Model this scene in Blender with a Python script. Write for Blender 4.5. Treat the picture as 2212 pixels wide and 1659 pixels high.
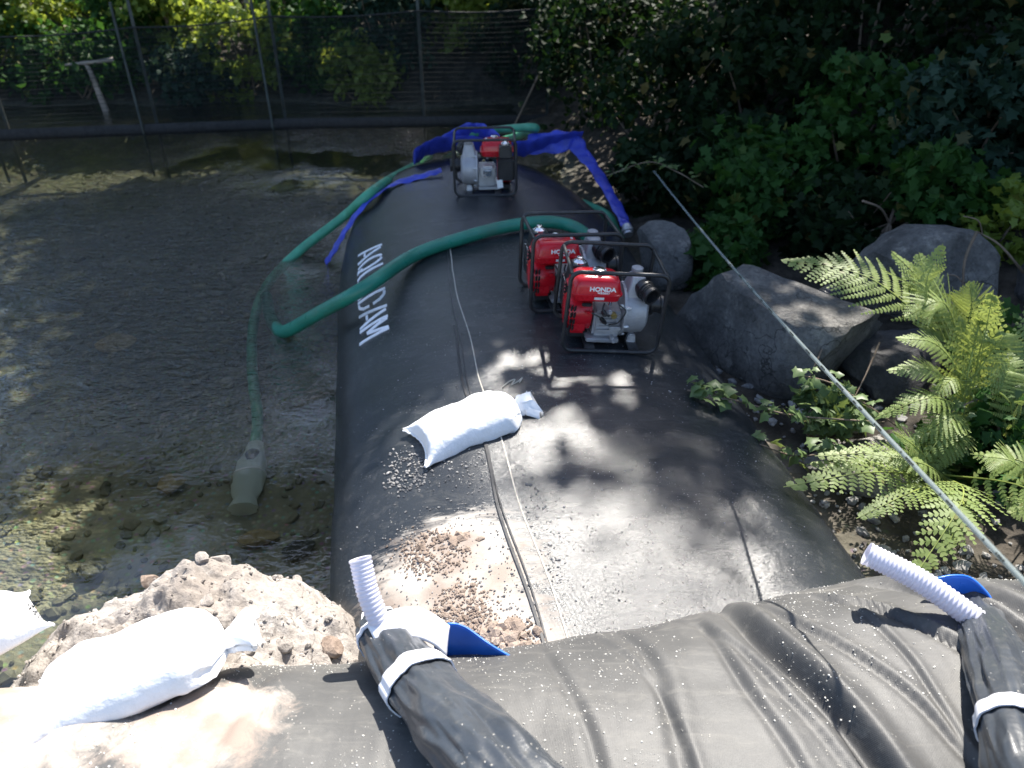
import bpy, bmesh, math, random
import numpy as np
from mathutils import Vector, Matrix, Quaternion, noise as mnoise
R = math.radians
random.seed(7); rng = np.random.default_rng(7)
SC = bpy.context.scene
for o in list(bpy.data.objects): bpy.data.objects.remove(o)
COL = SC.collection

# ------------------------------------------------------------------ camera
FPX, PITCH, CAMH = 1726.0, R(33), 2.6
cp, sp_ = math.cos(PITCH), math.sin(PITCH)
cam = bpy.data.cameras.new('camera'); co = bpy.data.objects.new('camera', cam); COL.objects.link(co)
co.location = (0, 0, CAMH); co.rotation_euler = (R(90) - PITCH, 0, 0)
cam.sensor_width = 36; cam.lens = 36 * FPX / 2212; cam.clip_start = .02; cam.clip_end = 400
cam.dof.use_dof = True; cam.dof.focus_distance = 2.9; cam.dof.aperture_fstop = 2.5
SC.camera = co
# ------------------------------------------------------------------ world, sun, exposure
SUN_AZ, SUN_EL = R(20), R(52)
SDIR = Vector((math.sin(SUN_AZ) * math.cos(SUN_EL), math.cos(SUN_AZ) * math.cos(SUN_EL), math.sin(SUN_EL)))
w = bpy.data.worlds.new('World'); SC.world = w; w.use_nodes = True
wn = w.node_tree.nodes; wn.clear()
sky = wn.new('ShaderNodeTexSky'); sky.sky_type = 'NISHITA'; sky.sun_disc = False
sky.sun_elevation = SUN_EL; sky.sun_rotation = SUN_AZ
bg = wn.new('ShaderNodeBackground'); bg.inputs['Strength'].default_value = .115
ow = wn.new('ShaderNodeOutputWorld')
w.node_tree.links.new(sky.outputs[0], bg.inputs[0]); w.node_tree.links.new(bg.outputs[0], ow.inputs[0])
sl = bpy.data.lights.new('sun', 'SUN'); sl.energy = 5.0; sl.angle = R(.53); sl.color = (1, .95, .87)
so = bpy.data.objects.new('sun', sl); COL.objects.link(so)
so.rotation_euler = SDIR.to_track_quat('Z', 'Y').to_euler(); so.location = SDIR * 30
SC.view_settings.view_transform = 'Standard'; SC.view_settings.look = 'None'
SC.view_settings.exposure = 1.45; SC.view_settings.gamma = 1.0

# ------------------------------------------------------------------ pixel helper (a direction; the distance comes from a height or depth)
def ray(px, py):
    xc, yc = (px - 1106) / FPX, (py - 829.5) / FPX
    return Vector((xc, cp - yc * sp_, -sp_ - yc * cp))
def at(px, py, z):
    d = ray(px, py); return Vector((0, 0, CAMH)) + d * ((z - CAMH) / d.z)
def aty(px, py, y):
    d = ray(px, py); return Vector((0, 0, CAMH)) + d * (y / d.y)

# ------------------------------------------------------------------ materials
def nt(name):
    m = bpy.data.materials.new(name); m.use_nodes = True
    n = m.node_tree.nodes; n.clear(); o = n.new('ShaderNodeOutputMaterial')
    return m, n, m.node_tree.links, o
def ramp(n, l, src, stops):
    r = n.new('ShaderNodeValToRGB'); e = r.color_ramp.elements
    while len(e) > 1: e.remove(e[-1])
    for i, (p, c) in enumerate(stops):
        if not isinstance(c, tuple): c = (c, c, c)
        q = e[0] if i == 0 else e.new(p)
        q.position = p; q.color = (*c[:3], 1)
    l.new(src, r.inputs[0]); return r.outputs[0]
def noi(n, l, sc, det=4, rough=.55, vec=None, dist=0.0):
    t = n.new('ShaderNodeTexNoise'); t.inputs['Scale'].default_value = sc; t.inputs['Detail'].default_value = det
    t.inputs['Roughness'].default_value = rough; t.inputs['Distortion'].default_value = dist
    if vec is not None: l.new(vec, t.inputs['Vector'])
    return t.outputs['Fac']
def mixc(n, l, fac, a, b):
    m = n.new('ShaderNodeMix'); m.data_type = 'RGBA'
    for s, v in ((0, fac), (6, a), (7, b)):
        if isinstance(v, (int, float)): m.inputs[s].default_value = v
        elif isinstance(v, tuple): m.inputs[s].default_value = (*v[:3], 1)
        else: l.new(v, m.inputs[s])
    return m.outputs[2]
def mth(n, l, op, a, b=0.0, c=0.0):
    m = n.new('ShaderNodeMath'); m.operation = op
    for i, v in enumerate((a, b, c)):
        if isinstance(v, (int, float)): m.inputs[i].default_value = v
        else: l.new(v, m.inputs[i])
    return m.outputs[0]
def coords(n, l, kind='Object', scale=None, rot=None):
    t = n.new('ShaderNodeTexCoord'); v = t.outputs[kind]
    if scale or rot:
        mp = n.new('ShaderNodeMapping')
        if scale: mp.inputs['Scale'].default_value = scale
        if rot: mp.inputs['Rotation'].default_value = rot
        l.new(v, mp.inputs[0]); v = mp.outputs[0]
    return v
def bump(n, l, h, dist=.01, st=1.0, nrm=None):
    b = n.new('ShaderNodeBump'); b.inputs['Distance'].default_value = dist; b.inputs['Strength'].default_value = st
    l.new(h, b.inputs['Height'])
    if nrm is not None: l.new(nrm, b.inputs['Normal'])
    return b.outputs[0]
def setv(l, s, v):
    if isinstance(v, (int, float)): s.default_value = v
    elif isinstance(v, tuple): s.default_value = (*v[:3], 1)
    else: l.new(v, s)
def princ(n, l, o, col, rough=.6, metal=0.0, spec=.5, nrm=None, **kw):
    p = n.new('ShaderNodeBsdfPrincipled')
    setv(l, p.inputs['Base Color'], col); setv(l, p.inputs['Roughness'], rough); setv(l, p.inputs['Metallic'], metal)
    setv(l, p.inputs['Specular IOR Level'], spec)
    for k, v in kw.items(): setv(l, p.inputs[k.replace('_', ' ')], v)
    if nrm is not None: l.new(nrm, p.inputs['Normal'])
    if o is not None: l.new(p.outputs[0], o.inputs['Surface'])
    return p
def simple(name, col, rough=.5, metal=0.0, var=.25, nsc=12, bmp=0.0, bsc=60, spec=.5, dirt=None, dirtamt=.5):
    m, n, l, o = nt(name); v = coords(n, l)
    f = noi(n, l, nsc, 5, vec=v)
    c = mixc(n, l, ramp(n, l, f, [(.3, 0.0), (.7, 1.0)]), tuple(x * (1 - var) for x in col), tuple(min(1, x * (1 + var)) for x in col))
    r = ramp(n, l, noi(n, l, nsc * 2.3, 4, vec=v), [(.3, max(.02, rough - .12)), (.7, min(1, rough + .15))])
    if dirt:
        d = ramp(n, l, noi(n, l, nsc * .7, 8, .7, vec=v), [(.52, 0.0), (.68, dirtamt)])
        c = mixc(n, l, d, c, dirt); r = mixc(n, l, d, r, (.85, .85, .85))
    nr = bump(n, l, noi(n, l, bsc, 4, vec=v), bmp) if bmp else None
    princ(n, l, o, c, r, metal, spec, nr); return m
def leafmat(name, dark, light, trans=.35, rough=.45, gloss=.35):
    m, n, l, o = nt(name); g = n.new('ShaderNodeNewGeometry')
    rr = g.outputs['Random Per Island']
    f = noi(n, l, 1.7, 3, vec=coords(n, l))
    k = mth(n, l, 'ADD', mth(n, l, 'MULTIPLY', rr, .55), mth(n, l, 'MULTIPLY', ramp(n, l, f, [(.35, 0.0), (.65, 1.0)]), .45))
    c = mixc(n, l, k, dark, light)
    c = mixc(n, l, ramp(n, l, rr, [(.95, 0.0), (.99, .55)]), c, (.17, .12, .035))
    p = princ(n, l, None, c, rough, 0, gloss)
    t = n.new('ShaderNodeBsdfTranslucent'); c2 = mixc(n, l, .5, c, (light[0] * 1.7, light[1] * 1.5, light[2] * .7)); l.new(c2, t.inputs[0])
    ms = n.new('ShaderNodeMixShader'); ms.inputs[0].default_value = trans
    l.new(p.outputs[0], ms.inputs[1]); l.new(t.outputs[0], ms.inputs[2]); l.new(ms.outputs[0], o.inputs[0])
    return m

def fabric_mat(name, stain=None, dust=.26, specks=.6, base=.25, spec=.6, weave_d=.0006, alb=.65, dn=.007, sm=(1.0, 4.2, 2.0), ca=(.022, .026, .032), cb=(.040, .045, .052)):
    """black woven geotextile: weave, dust streaks, grit; stain = list of (x, y, radius) of dried mud"""
    m, n, l, o = nt(name); v = coords(n, l)
    big = noi(n, l, 1.6, 6, .6, vec=v)
    c = mixc(n, l, ramp(n, l, big, [(.35, 0.0), (.7, 1.0)]), tuple(x * alb for x in ca), tuple(x * alb for x in cb))
    streak = noi(n, l, 3.2, 8, .75, vec=coords(n, l, 'Object', (1.2, 6.0, 6.0), (0, 0, R(9.5))), dist=.6)
    c = mixc(n, l, ramp(n, l, streak, [(.52, 0.0), (.8, dust)]), c, (.20, .19, .17))
    fine = noi(n, l, 26, 6, .7, vec=v)
    c = mixc(n, l, mth(n, l, 'MULTIPLY', ramp(n, l, fine, [(.55, 0.0), (.75, .35)]), ramp(n, l, big, [(.4, 0.0), (.6, 1.0)])), c, (.17, .16, .14))
    rgh = base
    if stain:
        sx = n.new('ShaderNodeSeparateXYZ'); l.new(v, sx.inputs[0]); tot = None
        for (x, y, rad, kx) in stain:
            dx = mth(n, l, 'MULTIPLY', mth(n, l, 'SUBTRACT', sx.outputs[0], x), kx); dy = mth(n, l, 'SUBTRACT', sx.outputs[1], y)
            d = mth(n, l, 'SQRT', mth(n, l, 'ADD', mth(n, l, 'MULTIPLY', dx, dx), mth(n, l, 'MULTIPLY', dy, dy)))
            q = mth(n, l, 'MAXIMUM', mth(n, l, 'SUBTRACT', 1.0, mth(n, l, 'DIVIDE', d, rad)), 0.0)
            tot = q if tot is None else mth(n, l, 'MAXIMUM', tot, q)
        smear = noi(n, l, 7, 9, .78, vec=coords(n, l, 'Object', sm, (0, 0, R(-24))), dist=.5)
        mask = ramp(n, l, mth(n, l, 'ADD', mth(n, l, 'MULTIPLY', tot, .85), mth(n, l, 'MULTIPLY', smear, .9)), [(.70, 0.0), (.90, 1.0)])
        mud = mixc(n, l, ramp(n, l, noi(n, l, 5, 6, vec=v), [(.38, 0.0), (.62, 1.0)]), (.25, .20, .165), (.42, .385, .34))
        c = mixc(n, l, mask, c, mud)
        rgh = mixc(n, l, mask, (base,) * 3, (.95, .95, .95))
    vo = n.new('ShaderNodeTexVoronoi'); vo.inputs['Scale'].default_value = 62; l.new(v, vo.inputs['Vector'])
    spk = mth(n, l, 'MULTIPLY', ramp(n, l, vo.outputs['Distance'], [(.10, 1.0), (.2, 0.0)]), ramp(n, l, noi(n, l, 4.5, 5, .7, vec=v), [(.5, 0.0), (.62, specks)]))
    c = mixc(n, l, spk, c, (.42, .40, .36))
    wv = []
    for ax in ('X', 'Y'):
        t = n.new('ShaderNodeTexWave'); t.bands_direction = ax; t.inputs['Scale'].default_value = 75; t.inputs['Distortion'].default_value = .6
        l.new(coords(n, l, 'Object', None, (0, 0, R(9.5))), t.inputs['Vector']); wv.append(t.outputs['Fac'])
    weave = mth(n, l, 'ADD', wv[0], wv[1])
    n1 = bump(n, l, weave, weave_d, .5)
    n2 = bump(n, l, noi(n, l, 9, 6, .6, vec=v), dn, .5, n1)
    n3 = bump(n, l, spk, .003, .8, n2)
    princ(n, l, o, c, mixc(n, l, streak, mixc(n, l, .5, rgh if not isinstance(rgh, float) else (rgh,) * 3, (.2,) * 3), rgh if not isinstance(rgh, float) else (base + .1,) * 3), 0, spec, n3)
    return m

M = {}
M['dam'] = fabric_mat('black_woven_dam_fabric', stain=[(-.22, 2.06, .46, .9), (-.14, 1.78, .42, 1.0), (.0, 1.62, .34, 1.0)])
M['collar'] = fabric_mat('black_cover_fabric', stain=[(-1.6, 1.35, .75, .8), (-.85, 1.3, .30, .8)], dust=.6, specks=1.0, base=.62, spec=.3, weave_d=.0003, alb=2.1, dn=.006, sm=(1.6, 1.3, 1.6), ca=(.026, .026, .026), cb=(.046, .045, .043))
M['sleeve'] = fabric_mat('black_sleeve_film', None, .2, 1.0, .26, .55, .0001, 1.2)
M['seam'] = simple('seam_tape', (.05, .048, .046), .55, var=.3, nsc=20, bmp=.004, bsc=40, dirt=(.2, .18, .15))
M['thread'] = simple('pale_thread', (.45, .42, .36), .8, var=.3, nsc=40)
M['paint'] = simple('white_stencil_paint', (.78, .8, .84), .55, var=.08, nsc=30, dirt=(.2, .2, .2), dirtamt=.4)
M['bag'] = simple('white_woven_poly', (.8, .8, .8), .6, var=.04, nsc=8, bmp=.006, bsc=18, dirt=(.45, .42, .36), dirtamt=.25)
M['strap'] = simple('white_strap', (.74, .73, .76), .45, var=.06, nsc=10)
M['blue'] = simple('blue_layflat', (.035, .055, .42), .42, var=.25, nsc=6, bmp=.006, bsc=25)
M['bluesheet'] = simple('blue_plastic', (.02, .14, .62), .32, var=.15, nsc=5)
M['green'] = simple('green_hose', (.012, .17, .115), .36, var=.2, nsc=7, dirt=(.09, .10, .07), dirtamt=.35)
M['green2'] = simple('dull_green_hose', (.06, .30, .18), .45, var=.25, nsc=7, dirt=(.10, .11, .07), dirtamt=.5)
M['red'] = simple('red_enamel', (.52, .008, .018), .22, var=.12, nsc=5, dirt=(.26, .12, .10), dirtamt=.4)
M['frame'] = simple('black_frame_paint', (.018, .018, .02), .4, var=.3, nsc=15, dirt=(.12, .11, .1), dirtamt=.5)
M['alu'] = simple('cast_aluminium', (.50, .50, .52), .42, .75, var=.15, nsc=14, bmp=.003, bsc=80, dirt=(.2, .18, .15), dirtamt=.3)
M['castgrey'] = simple('grey_cast_paint', (.36, .36, .38), .42, .3, var=.1, nsc=9, bmp=.003, bsc=90, dirt=(.2, .18, .16), dirtamt=.35)
M['chrome'] = simple('chrome', (.75, .75, .77), .16, 1.0, var=.1)
M['plastic'] = simple('black_plastic', (.02, .02, .022), .4, var=.2)
M['brass'] = simple('brass', (.45, .36, .15), .35, .9, var=.2)
M['white'] = simple('white_paint', (.8, .8, .8), .5, var=.05)
M['silver'] = simple('silver_label', (.6, .6, .62), .4, var=.2, nsc=60)
M['post'] = simple('dark_steel_post', (.035, .045, .042), .6, var=.4, nsc=8, dirt=(.1, .08, .05))
M['rockA'] = None
def rockmat(name, a, b, lich, bd=.09):
    m, n, l, o = nt(name); v = coords(n, l)
    f = noi(n, l, 2.2, 9, .65, vec=v)
    c = mixc(n, l, ramp(n, l, f, [(.36, 0.0), (.64, 1.0)]), a, b)
    c = mixc(n, l, ramp(n, l, noi(n, l, 9, 8, .75, vec=v), [(.56, 0.0), (.68, .8)]), c, lich)
    c = mixc(n, l, ramp(n, l, noi(n, l, 3.4, 7, .7, vec=v), [(.28, .75), (.42, 0.0)]), c, tuple(x * .35 for x in a))
    ve = n.new('ShaderNodeTexVoronoi'); ve.feature = 'DISTANCE_TO_EDGE'; ve.inputs['Scale'].default_value = 3.1
    wv_ = n.new('ShaderNodeVectorMath'); wv_.operation = 'ADD'; nz_ = n.new('ShaderNodeTexNoise'); nz_.inputs['Scale'].default_value = 3.0; nz_.inputs['Detail'].default_value = 6
    l.new(v, nz_.inputs['Vector']); l.new(v, wv_.inputs[0]); l.new(nz_.outputs['Color'], wv_.inputs[1]); l.new(wv_.outputs[0], ve.inputs['Vector'])
    crack = mth(n, l, 'MULTIPLY', ramp(n, l, ve.outputs['Distance'], [(.0, 1.0), (.03, 0.0)]), ramp(n, l, noi(n, l, 1.7, 3, vec=v), [(.45, 0.0), (.6, .85)]))
    c = mixc(n, l, crack, c, tuple(x * .25 for x in a))
    c = mixc(n, l, ramp(n, l, noi(n, l, 38, 5, .7, vec=v), [(.4, .35), (.55, 0.0)]), c, tuple(x * .5 for x in a))
    n1 = bump(n, l, noi(n, l, 5, 12, .72, vec=v), bd, 1.0); n1 = bump(n, l, crack, .02, -1.0, n1); n2 = bump(n, l, noi(n, l, 70, 5, .6, vec=v), .006, .6, n1)
    princ(n, l, o, c, .85, 0, .3, n2); return m
M['rock'] = rockmat('grey_rock', (.12, .118, .115), (.32, .305, .285), (.42, .40, .36), .12)
M['rockp'] = rockmat('pale_rock', (.26, .25, .23), (.44, .42, .39), (.5, .48, .44))
M['rockd'] = rockmat('dark_rock', (.07, .07, .075), (.15, .145, .14), (.2, .2, .18))
M['stone'] = rockmat('tan_stone', (.30, .22, .12), (.42, .33, .2), (.38, .33, .24), .02)
M['dirt'] = rockmat('dry_dirt', (.27, .235, .205), (.42, .385, .35), (.50, .47, .44), .03)
M['grit'] = rockmat('grit', (.12, .12, .125), (.42, .4, .38), (.5, .48, .44), .02)
M['clod'] = rockmat('brown_clod', (.20, .145, .11), (.34, .27, .22), (.42, .36, .3), .02)
M['palegrit'] = simple('pale_grit', (.58, .56, .51), .8, var=.2, nsc=30)
M['bedstone'] = simple('bed_stone', (.17, .155, .115), .8, var=.5, nsc=4)
M['bark'] = rockmat('bark', (.04, .033, .026), (.10, .085, .07), (.12, .12, .1))
M['twig'] = simple('dry_twig', (.17, .125, .09), .8, var=.35, nsc=9)
M['pale_wood'] = simple('bleached_wood', (.42, .36, .31), .8, var=.3, nsc=6, bmp=.01, bsc=20)
M['stem'] = simple('yellow_green_stem', (.20, .24, .05), .5, var=.3, nsc=9)
M['fern'] = leafmat('fern_leaf', (.16, .23, .06), (.30, .37, .13), .42, .5)
M['ivy'] = leafmat('vine_leaf', (.055, .11, .03), (.16, .22, .09), .35)
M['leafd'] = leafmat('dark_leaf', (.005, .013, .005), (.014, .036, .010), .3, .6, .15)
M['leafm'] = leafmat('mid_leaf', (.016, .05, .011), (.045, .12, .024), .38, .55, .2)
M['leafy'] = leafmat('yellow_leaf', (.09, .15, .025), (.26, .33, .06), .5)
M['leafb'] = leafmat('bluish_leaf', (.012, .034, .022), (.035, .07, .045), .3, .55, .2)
# corrugated clear pipe, clear tubing, strainer mesh, fence net
def translucent_plastic(name, col, tr, rough=.2, tl=.4):
    m, n, l, o = nt(name); p = princ(n, l, None, col, rough, 0, .6)
    t = n.new('ShaderNodeBsdfTransparent'); t.inputs[0].default_value = (.95, .96, .97, 1)
    tt = n.new('ShaderNodeBsdfTranslucent'); tt.inputs[0].default_value = (*col, 1)
    a = n.new('ShaderNodeMixShader'); a.inputs[0].default_value = tl; l.new(p.outputs[0], a.inputs[1]); l.new(tt.outputs[0], a.inputs[2])
    b = n.new('ShaderNodeMixShader'); b.inputs[0].default_value = tr; l.new(a.outputs[0], b.inputs[1]); l.new(t.outputs[0], b.inputs[2])
    l.new(b.outputs[0], o.inputs[0]); return m
M['corr'] = translucent_plastic('milky_corrugated_plastic', (.78, .77, .84), .1)
M['corrrib'] = translucent_plastic('milky_rib', (.82, .81, .87), .05)
M['clear'] = translucent_plastic('clear_vinyl', (.38, .43, .42), .5, .1)
M['mesh'] = translucent_plastic('strainer_net', (.75, .8, .78), .2, .5)
M['ink'] = simple('black_ink', (.03, .035, .03), .5)
M['darkhole'] = simple('dark_inside', (.012, .012, .012), .8)
m, n, l, o = nt('black_net'); 
d = n.new('ShaderNodeBsdfDiffuse'); d.inputs[0].default_value = (.022, .028, .028, 1)
t = n.new('ShaderNodeBsdfTransparent')
v = coords(n, l); h = noi(n, l, 6, 4, vec=coords(n, l, 'Object', (.4, 1, 3)))
a = n.new('ShaderNodeMixShader'); l.new(ramp(n, l, h, [(.3, .22), (.7, .38)]), a.inputs[0]); l.new(t.outputs[0], a.inputs[1]); l.new(d.outputs[0], a.inputs[2]); l.new(a.outputs[0], o.inputs[0])
M['net'] = m
M['strand'] = simple('net_strand', (.012, .014, .014), .8)
M['skirt'] = simple('black_skirt', (.012, .012, .013), .7)

# ground: riverbed gravel and bank soil (by height, a fixed property of the place)
m, n, l, o = nt('ground_gravel_soil'); v = coords(n, l)
f1 = noi(n, l, .9, 7, .6, vec=v); f2 = noi(n, l, 7, 8, .7, vec=v)
bed = mixc(n, l, ramp(n, l, f1, [(.35, 0.0), (.65, 1.0)]), (.17, .145, .105), (.33, .29, .22))
bed = mixc(n, l, ramp(n, l, f2, [(.5, 0.0), (.7, .8)]), bed, (.44, .40, .31))
bed = mixc(n, l, ramp(n, l, noi(n, l, 2.7, 8, .7, vec=v), [(.3, .8), (.45, 0.0)]), bed, (.07, .07, .045))
vo = n.new('ShaderNodeTexVoronoi'); vo.inputs['Scale'].default_value = 26; l.new(v, vo.inputs['Vector'])
bed = mixc(n, l, ramp(n, l, vo.outputs['Distance'], [(.15, .45), (.45, 0.0)]), bed, vo.outputs['Color'])
soil = mixc(n, l, ramp(n, l, f2, [(.4, 0.0), (.65, 1.0)]), (.022, .018, .013), (.075, .062, .048))
sx = n.new('ShaderNodeSeparateXYZ'); l.new(v, sx.inputs[0])
k = ramp(n, l, mth(n, l, 'ADD', sx.outputs[2], mth(n, l, 'MULTIPLY', f1, .1)), [(.02, 0.0), (.12, 1.0)])
bv = mixc(n, l, .5, bed, (.23, .22, .165))
far_dim = ramp(n, l, mth(n, l, 'ADD', mth(n, l, 'DIVIDE', sx.outputs[1], 10.0), mth(n, l, 'MULTIPLY', f1, .22)), [(.44, 0.0), (.58, .68)])  # far bed painted darker, standing in for light lost in deeper water
far_dim_col = mixc(n, l, ramp(n, l, f2, [(.45, 0.0), (.68, 1.0)]), (.030, .034, .022), (.10, .098, .06))
bv = mixc(n, l, far_dim, bv, far_dim_col)
nn = bump(n, l, f2, .03, .7); nn = bump(n, l, vo.outputs['Distance'], .012, .6, nn)
princ(n, l, o, mixc(n, l, k, bv, soil), .85, 0, .3, nn); M['ground'] = m

# water: clear, tinted, rippled surface
m, n, l, o = nt('river_water')
v1 = coords(n, l, 'Object', (1, 1.9, 1), (0, 0, R(-14)))
rip = mth(n, l, 'ADD', mth(n, l, 'MULTIPLY', noi(n, l, 9, 3, .5, vec=v1, dist=.5), 1.0), mth(n, l, 'MULTIPLY', noi(n, l, 30, 2, .5, vec=v1), .5))
wsx = n.new('ShaderNodeSeparateXYZ'); l.new(coords(n, l), wsx.inputs[0])
amp = mth(n, l, 'MULTIPLY', ramp(n, l, noi(n, l, .55, 3, vec=coords(n, l)), [(.40, .06), (.56, 1.0)]), ramp(n, l, mth(n, l, 'DIVIDE', wsx.outputs[1], 10.0), [(.30, .12), (.42, 1.0), (.62, 1.0), (.8, .45)]))
nr = bump(n, l, mth(n, l, 'MULTIPLY', rip, amp), .06, 1.0)
fr = n.new('ShaderNodeFresnel'); fr.inputs[0].default_value = 1.6; l.new(nr, fr.inputs['Normal'])
gl = n.new('ShaderNodeBsdfGlossy'); gl.inputs['Roughness'].default_value = .03; gl.inputs[0].default_value = (1, 1, 1, 1); l.new(nr, gl.inputs['Normal'])
tr = n.new('ShaderNodeBsdfTransparent'); tr.inputs[0].default_value = (.82, .85, .74, 1)
df = n.new('ShaderNodeBsdfDiffuse'); df.inputs[0].default_value = (.13, .13, .10, 1)
m0 = n.new('ShaderNodeMixShader'); m0.inputs[0].default_value = .02; l.new(tr.outputs[0], m0.inputs[1]); l.new(df.outputs[0], m0.inputs[2])
ms = n.new('ShaderNodeMixShader'); l.new(fr.outputs[0], ms.inputs[0]); l.new(m0.outputs[0], ms.inputs[1]); l.new(gl.outputs[0], ms.inputs[2]); l.new(ms.outputs[0], o.inputs[0])
M['water'] = m

# ------------------------------------------------------------------ mesh helpers
def setp(o, label=None, cat=None, group=None, kind=None):
    for k_, v_ in (('label', label), ('category', cat), ('group', group), ('kind', kind)):
        if v_: o[k_] = v_
    return o
def link(name, me, mat=None, parent=None):
    o = bpy.data.objects.new(name, me); COL.objects.link(o)
    if mat is not None and me is not None and not me.materials: me.materials.append(M[mat] if isinstance(mat, str) else mat)
    if parent is not None: o.parent = parent
    return o
def empty(name, loc=(0, 0, 0), label=None, cat=None, group=None, kind=None):
    o = bpy.data.objects.new(name, None); COL.objects.link(o); o.location = loc; o.empty_display_size = .1
    return setp(o, label, cat, group, kind)
class MB:
    def __init__(s): s.v = []; s.f = []
    def add(s, vs, fs):
        k = len(s.v); s.v += [tuple(x) for x in vs]; s.f += [tuple(i + k for i in f) for f in fs]; return s
    def box(s, c, d, rot=None, taper=1.0):
        h = [x / 2 for x in d]; vs = []
        for z in (-1, 1):
            t = taper if z > 0 else 1
            for x, y in ((-1, -1), (1, -1), (1, 1), (-1, 1)):
                p = Vector((x * h[0] * t, y * h[1] * t, z * h[2]))
                if rot is not None: p = rot @ p
                vs.append(p + Vector(c))
        return s.add(vs, [(3, 2, 1, 0), (4, 5, 6, 7), (0, 1, 5, 4), (1, 2, 6, 5), (2, 3, 7, 6), (3, 0, 4, 7)])
    def loft(s, rings, cap=True, closed=False):
        n = len(rings[0]); k = len(s.v)
        for r in rings: s.v += [tuple(p) for p in r]
        m = len(rings)
        for i in range(m if closed else m - 1):
            a, b = k + i * n, k + ((i + 1) % m) * n
            for j in range(n): s.f.append((a + j, a + (j + 1) % n, b + (j + 1) % n, b + j))
        if cap and not closed:
            s.f.append(tuple(k + j for j in range(n))[::-1]); s.f.append(tuple(k + (m - 1) * n + j for j in range(n)))
        return s
    def tube(s, path, r, n=10, cap=True, closed=False, flat=1.0, up=None):
        pts = [Vector(p) for p in path]; m = len(pts); rings = []
        nrm = None
        for i, p in enumerate(pts):
            a = pts[(i - 1) % m] if (i > 0 or closed) else p; b = pts[(i + 1) % m] if (i < m - 1 or closed) else p
            t = (b - a).normalized()
            if nrm is None:
                g = Vector(up) if up else (Vector((0, 0, 1)) if abs(t.z) < .9 else Vector((1, 0, 0)))
                nrm = (g - t * g.dot(t)).normalized()
            else: 
                g = nrm if up is None else Vector(up)
                nrm = (g - t * g.dot(t)).normalized()
            bi = t.cross(nrm); rr = r[i] if isinstance(r, (list, tuple)) else r
            rings.append([p + (nrm * math.sin(q) * flat + bi * math.cos(q)) * rr for q in (2 * math.pi * j / n for j in range(n))])
        return s.loft(rings, cap, closed)
    def lathe(s, prof, c, axis, n=24, cap=True):
        ax = Vector(axis).normalized(); g = Vector((0, 0, 1)) if abs(ax.z) < .9 else Vector((1, 0, 0))
        a = (g - ax * g.dot(ax)).normalized(); b = ax.cross(a)
        return s.loft([[Vector(c) + ax * h + (a * math.cos(q) + b * math.sin(q)) * r for q in (2 * math.pi * j / n for j in range(n))] for h, r in prof], cap)
    def grid(s, fn, nu, nv):
        k = len(s.v)
        for i in range(nu + 1):
            for j in range(nv + 1): s.v.append(tuple(fn(i / nu, j / nv)))
        for i in range(nu):
            for j in range(nv):
                a = k + i * (nv + 1) + j; s.f.append((a, a + nv + 1, a + nv + 2, a + 1))
        return s
    def mesh(s, name, smooth=35):
        me = bpy.data.meshes.new(name); me.from_pydata(s.v, [], s.f); me.update()
        bm = bmesh.new(); bm.from_mesh(me); bmesh.ops.recalc_face_normals(bm, faces=bm.faces); bm.to_mesh(me); bm.free()
        if smooth:
            me.polygons.foreach_set('use_smooth', [True] * len(me.polygons))
            me.set_sharp_from_angle(angle=R(smooth))
        return me
    def build(s, name, mat, parent=None, smooth=35, bevel=0):
        o = link(name, s.mesh(name, smooth), mat, parent)
        if bevel:
            bm = bmesh.new(); bm.from_mesh(o.data)
            es = [e for e in bm.edges if len(e.link_faces) == 2 and e.calc_face_angle(0) > .5]
            bmesh.ops.bevel(bm, geom=es, offset=bevel, segments=2, affect='EDGES'); bm.to_mesh(o.data); bm.free()
            o.data.polygons.foreach_set('use_smooth', [True] * len(o.data.polygons)); o.data.set_sharp_from_angle(angle=R(40))
        return o
def npmesh(name, V, Fc, smooth=False):
    """fast mesh from numpy: Fc is (m, k) with k verts per face"""
    me = bpy.data.meshes.new(name); m_, k_ = Fc.shape
    me.vertices.add(len(V)); me.vertices.foreach_set('co', V.astype(np.float32).ravel())
    me.loops.add(m_ * k_); me.loops.foreach_set('vertex_index', Fc.astype(np.int32).ravel())
    me.polygons.add(m_); me.polygons.foreach_set('loop_start', np.arange(0, m_ * k_, k_, dtype=np.int32))
    me.polygons.foreach_set('use_smooth', np.full(m_, smooth)); me.update(calc_edges=True); return me
def spline(pts, n=10):
    """Catmull-Rom through points"""
    P = [Vector(p) for p in pts]; P = [P[0] * 2 - P[1]] + P + [P[-1] * 2 - P[-2]]; out = []
    for i in range(1, len(P) - 2):
        a, b, c, d = P[i - 1:i + 3]
        for k in range(n):
            t = k / n
            out.append(.5 * ((2 * b) + (c - a) * t + (2 * a - 5 * b + 4 * c - d) * t * t + (3 * b - a - 3 * c + d) * t ** 3))
    out.append(P[-2]); return out
def ns(x, y, z=0.0, s=1.0): return mnoise.noise(Vector((x * s, y * s, z * s)))
def fbm(x, y, z=0.0, s=1.0, o=4): return mnoise.fractal(Vector((x * s, y * s, z * s)), 1.0, 2.0, o)
def sstep(a, b, x):
    t = min(1, max(0, (x - a) / (b - a))); return t * t * (3 - 2 * t)

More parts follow.
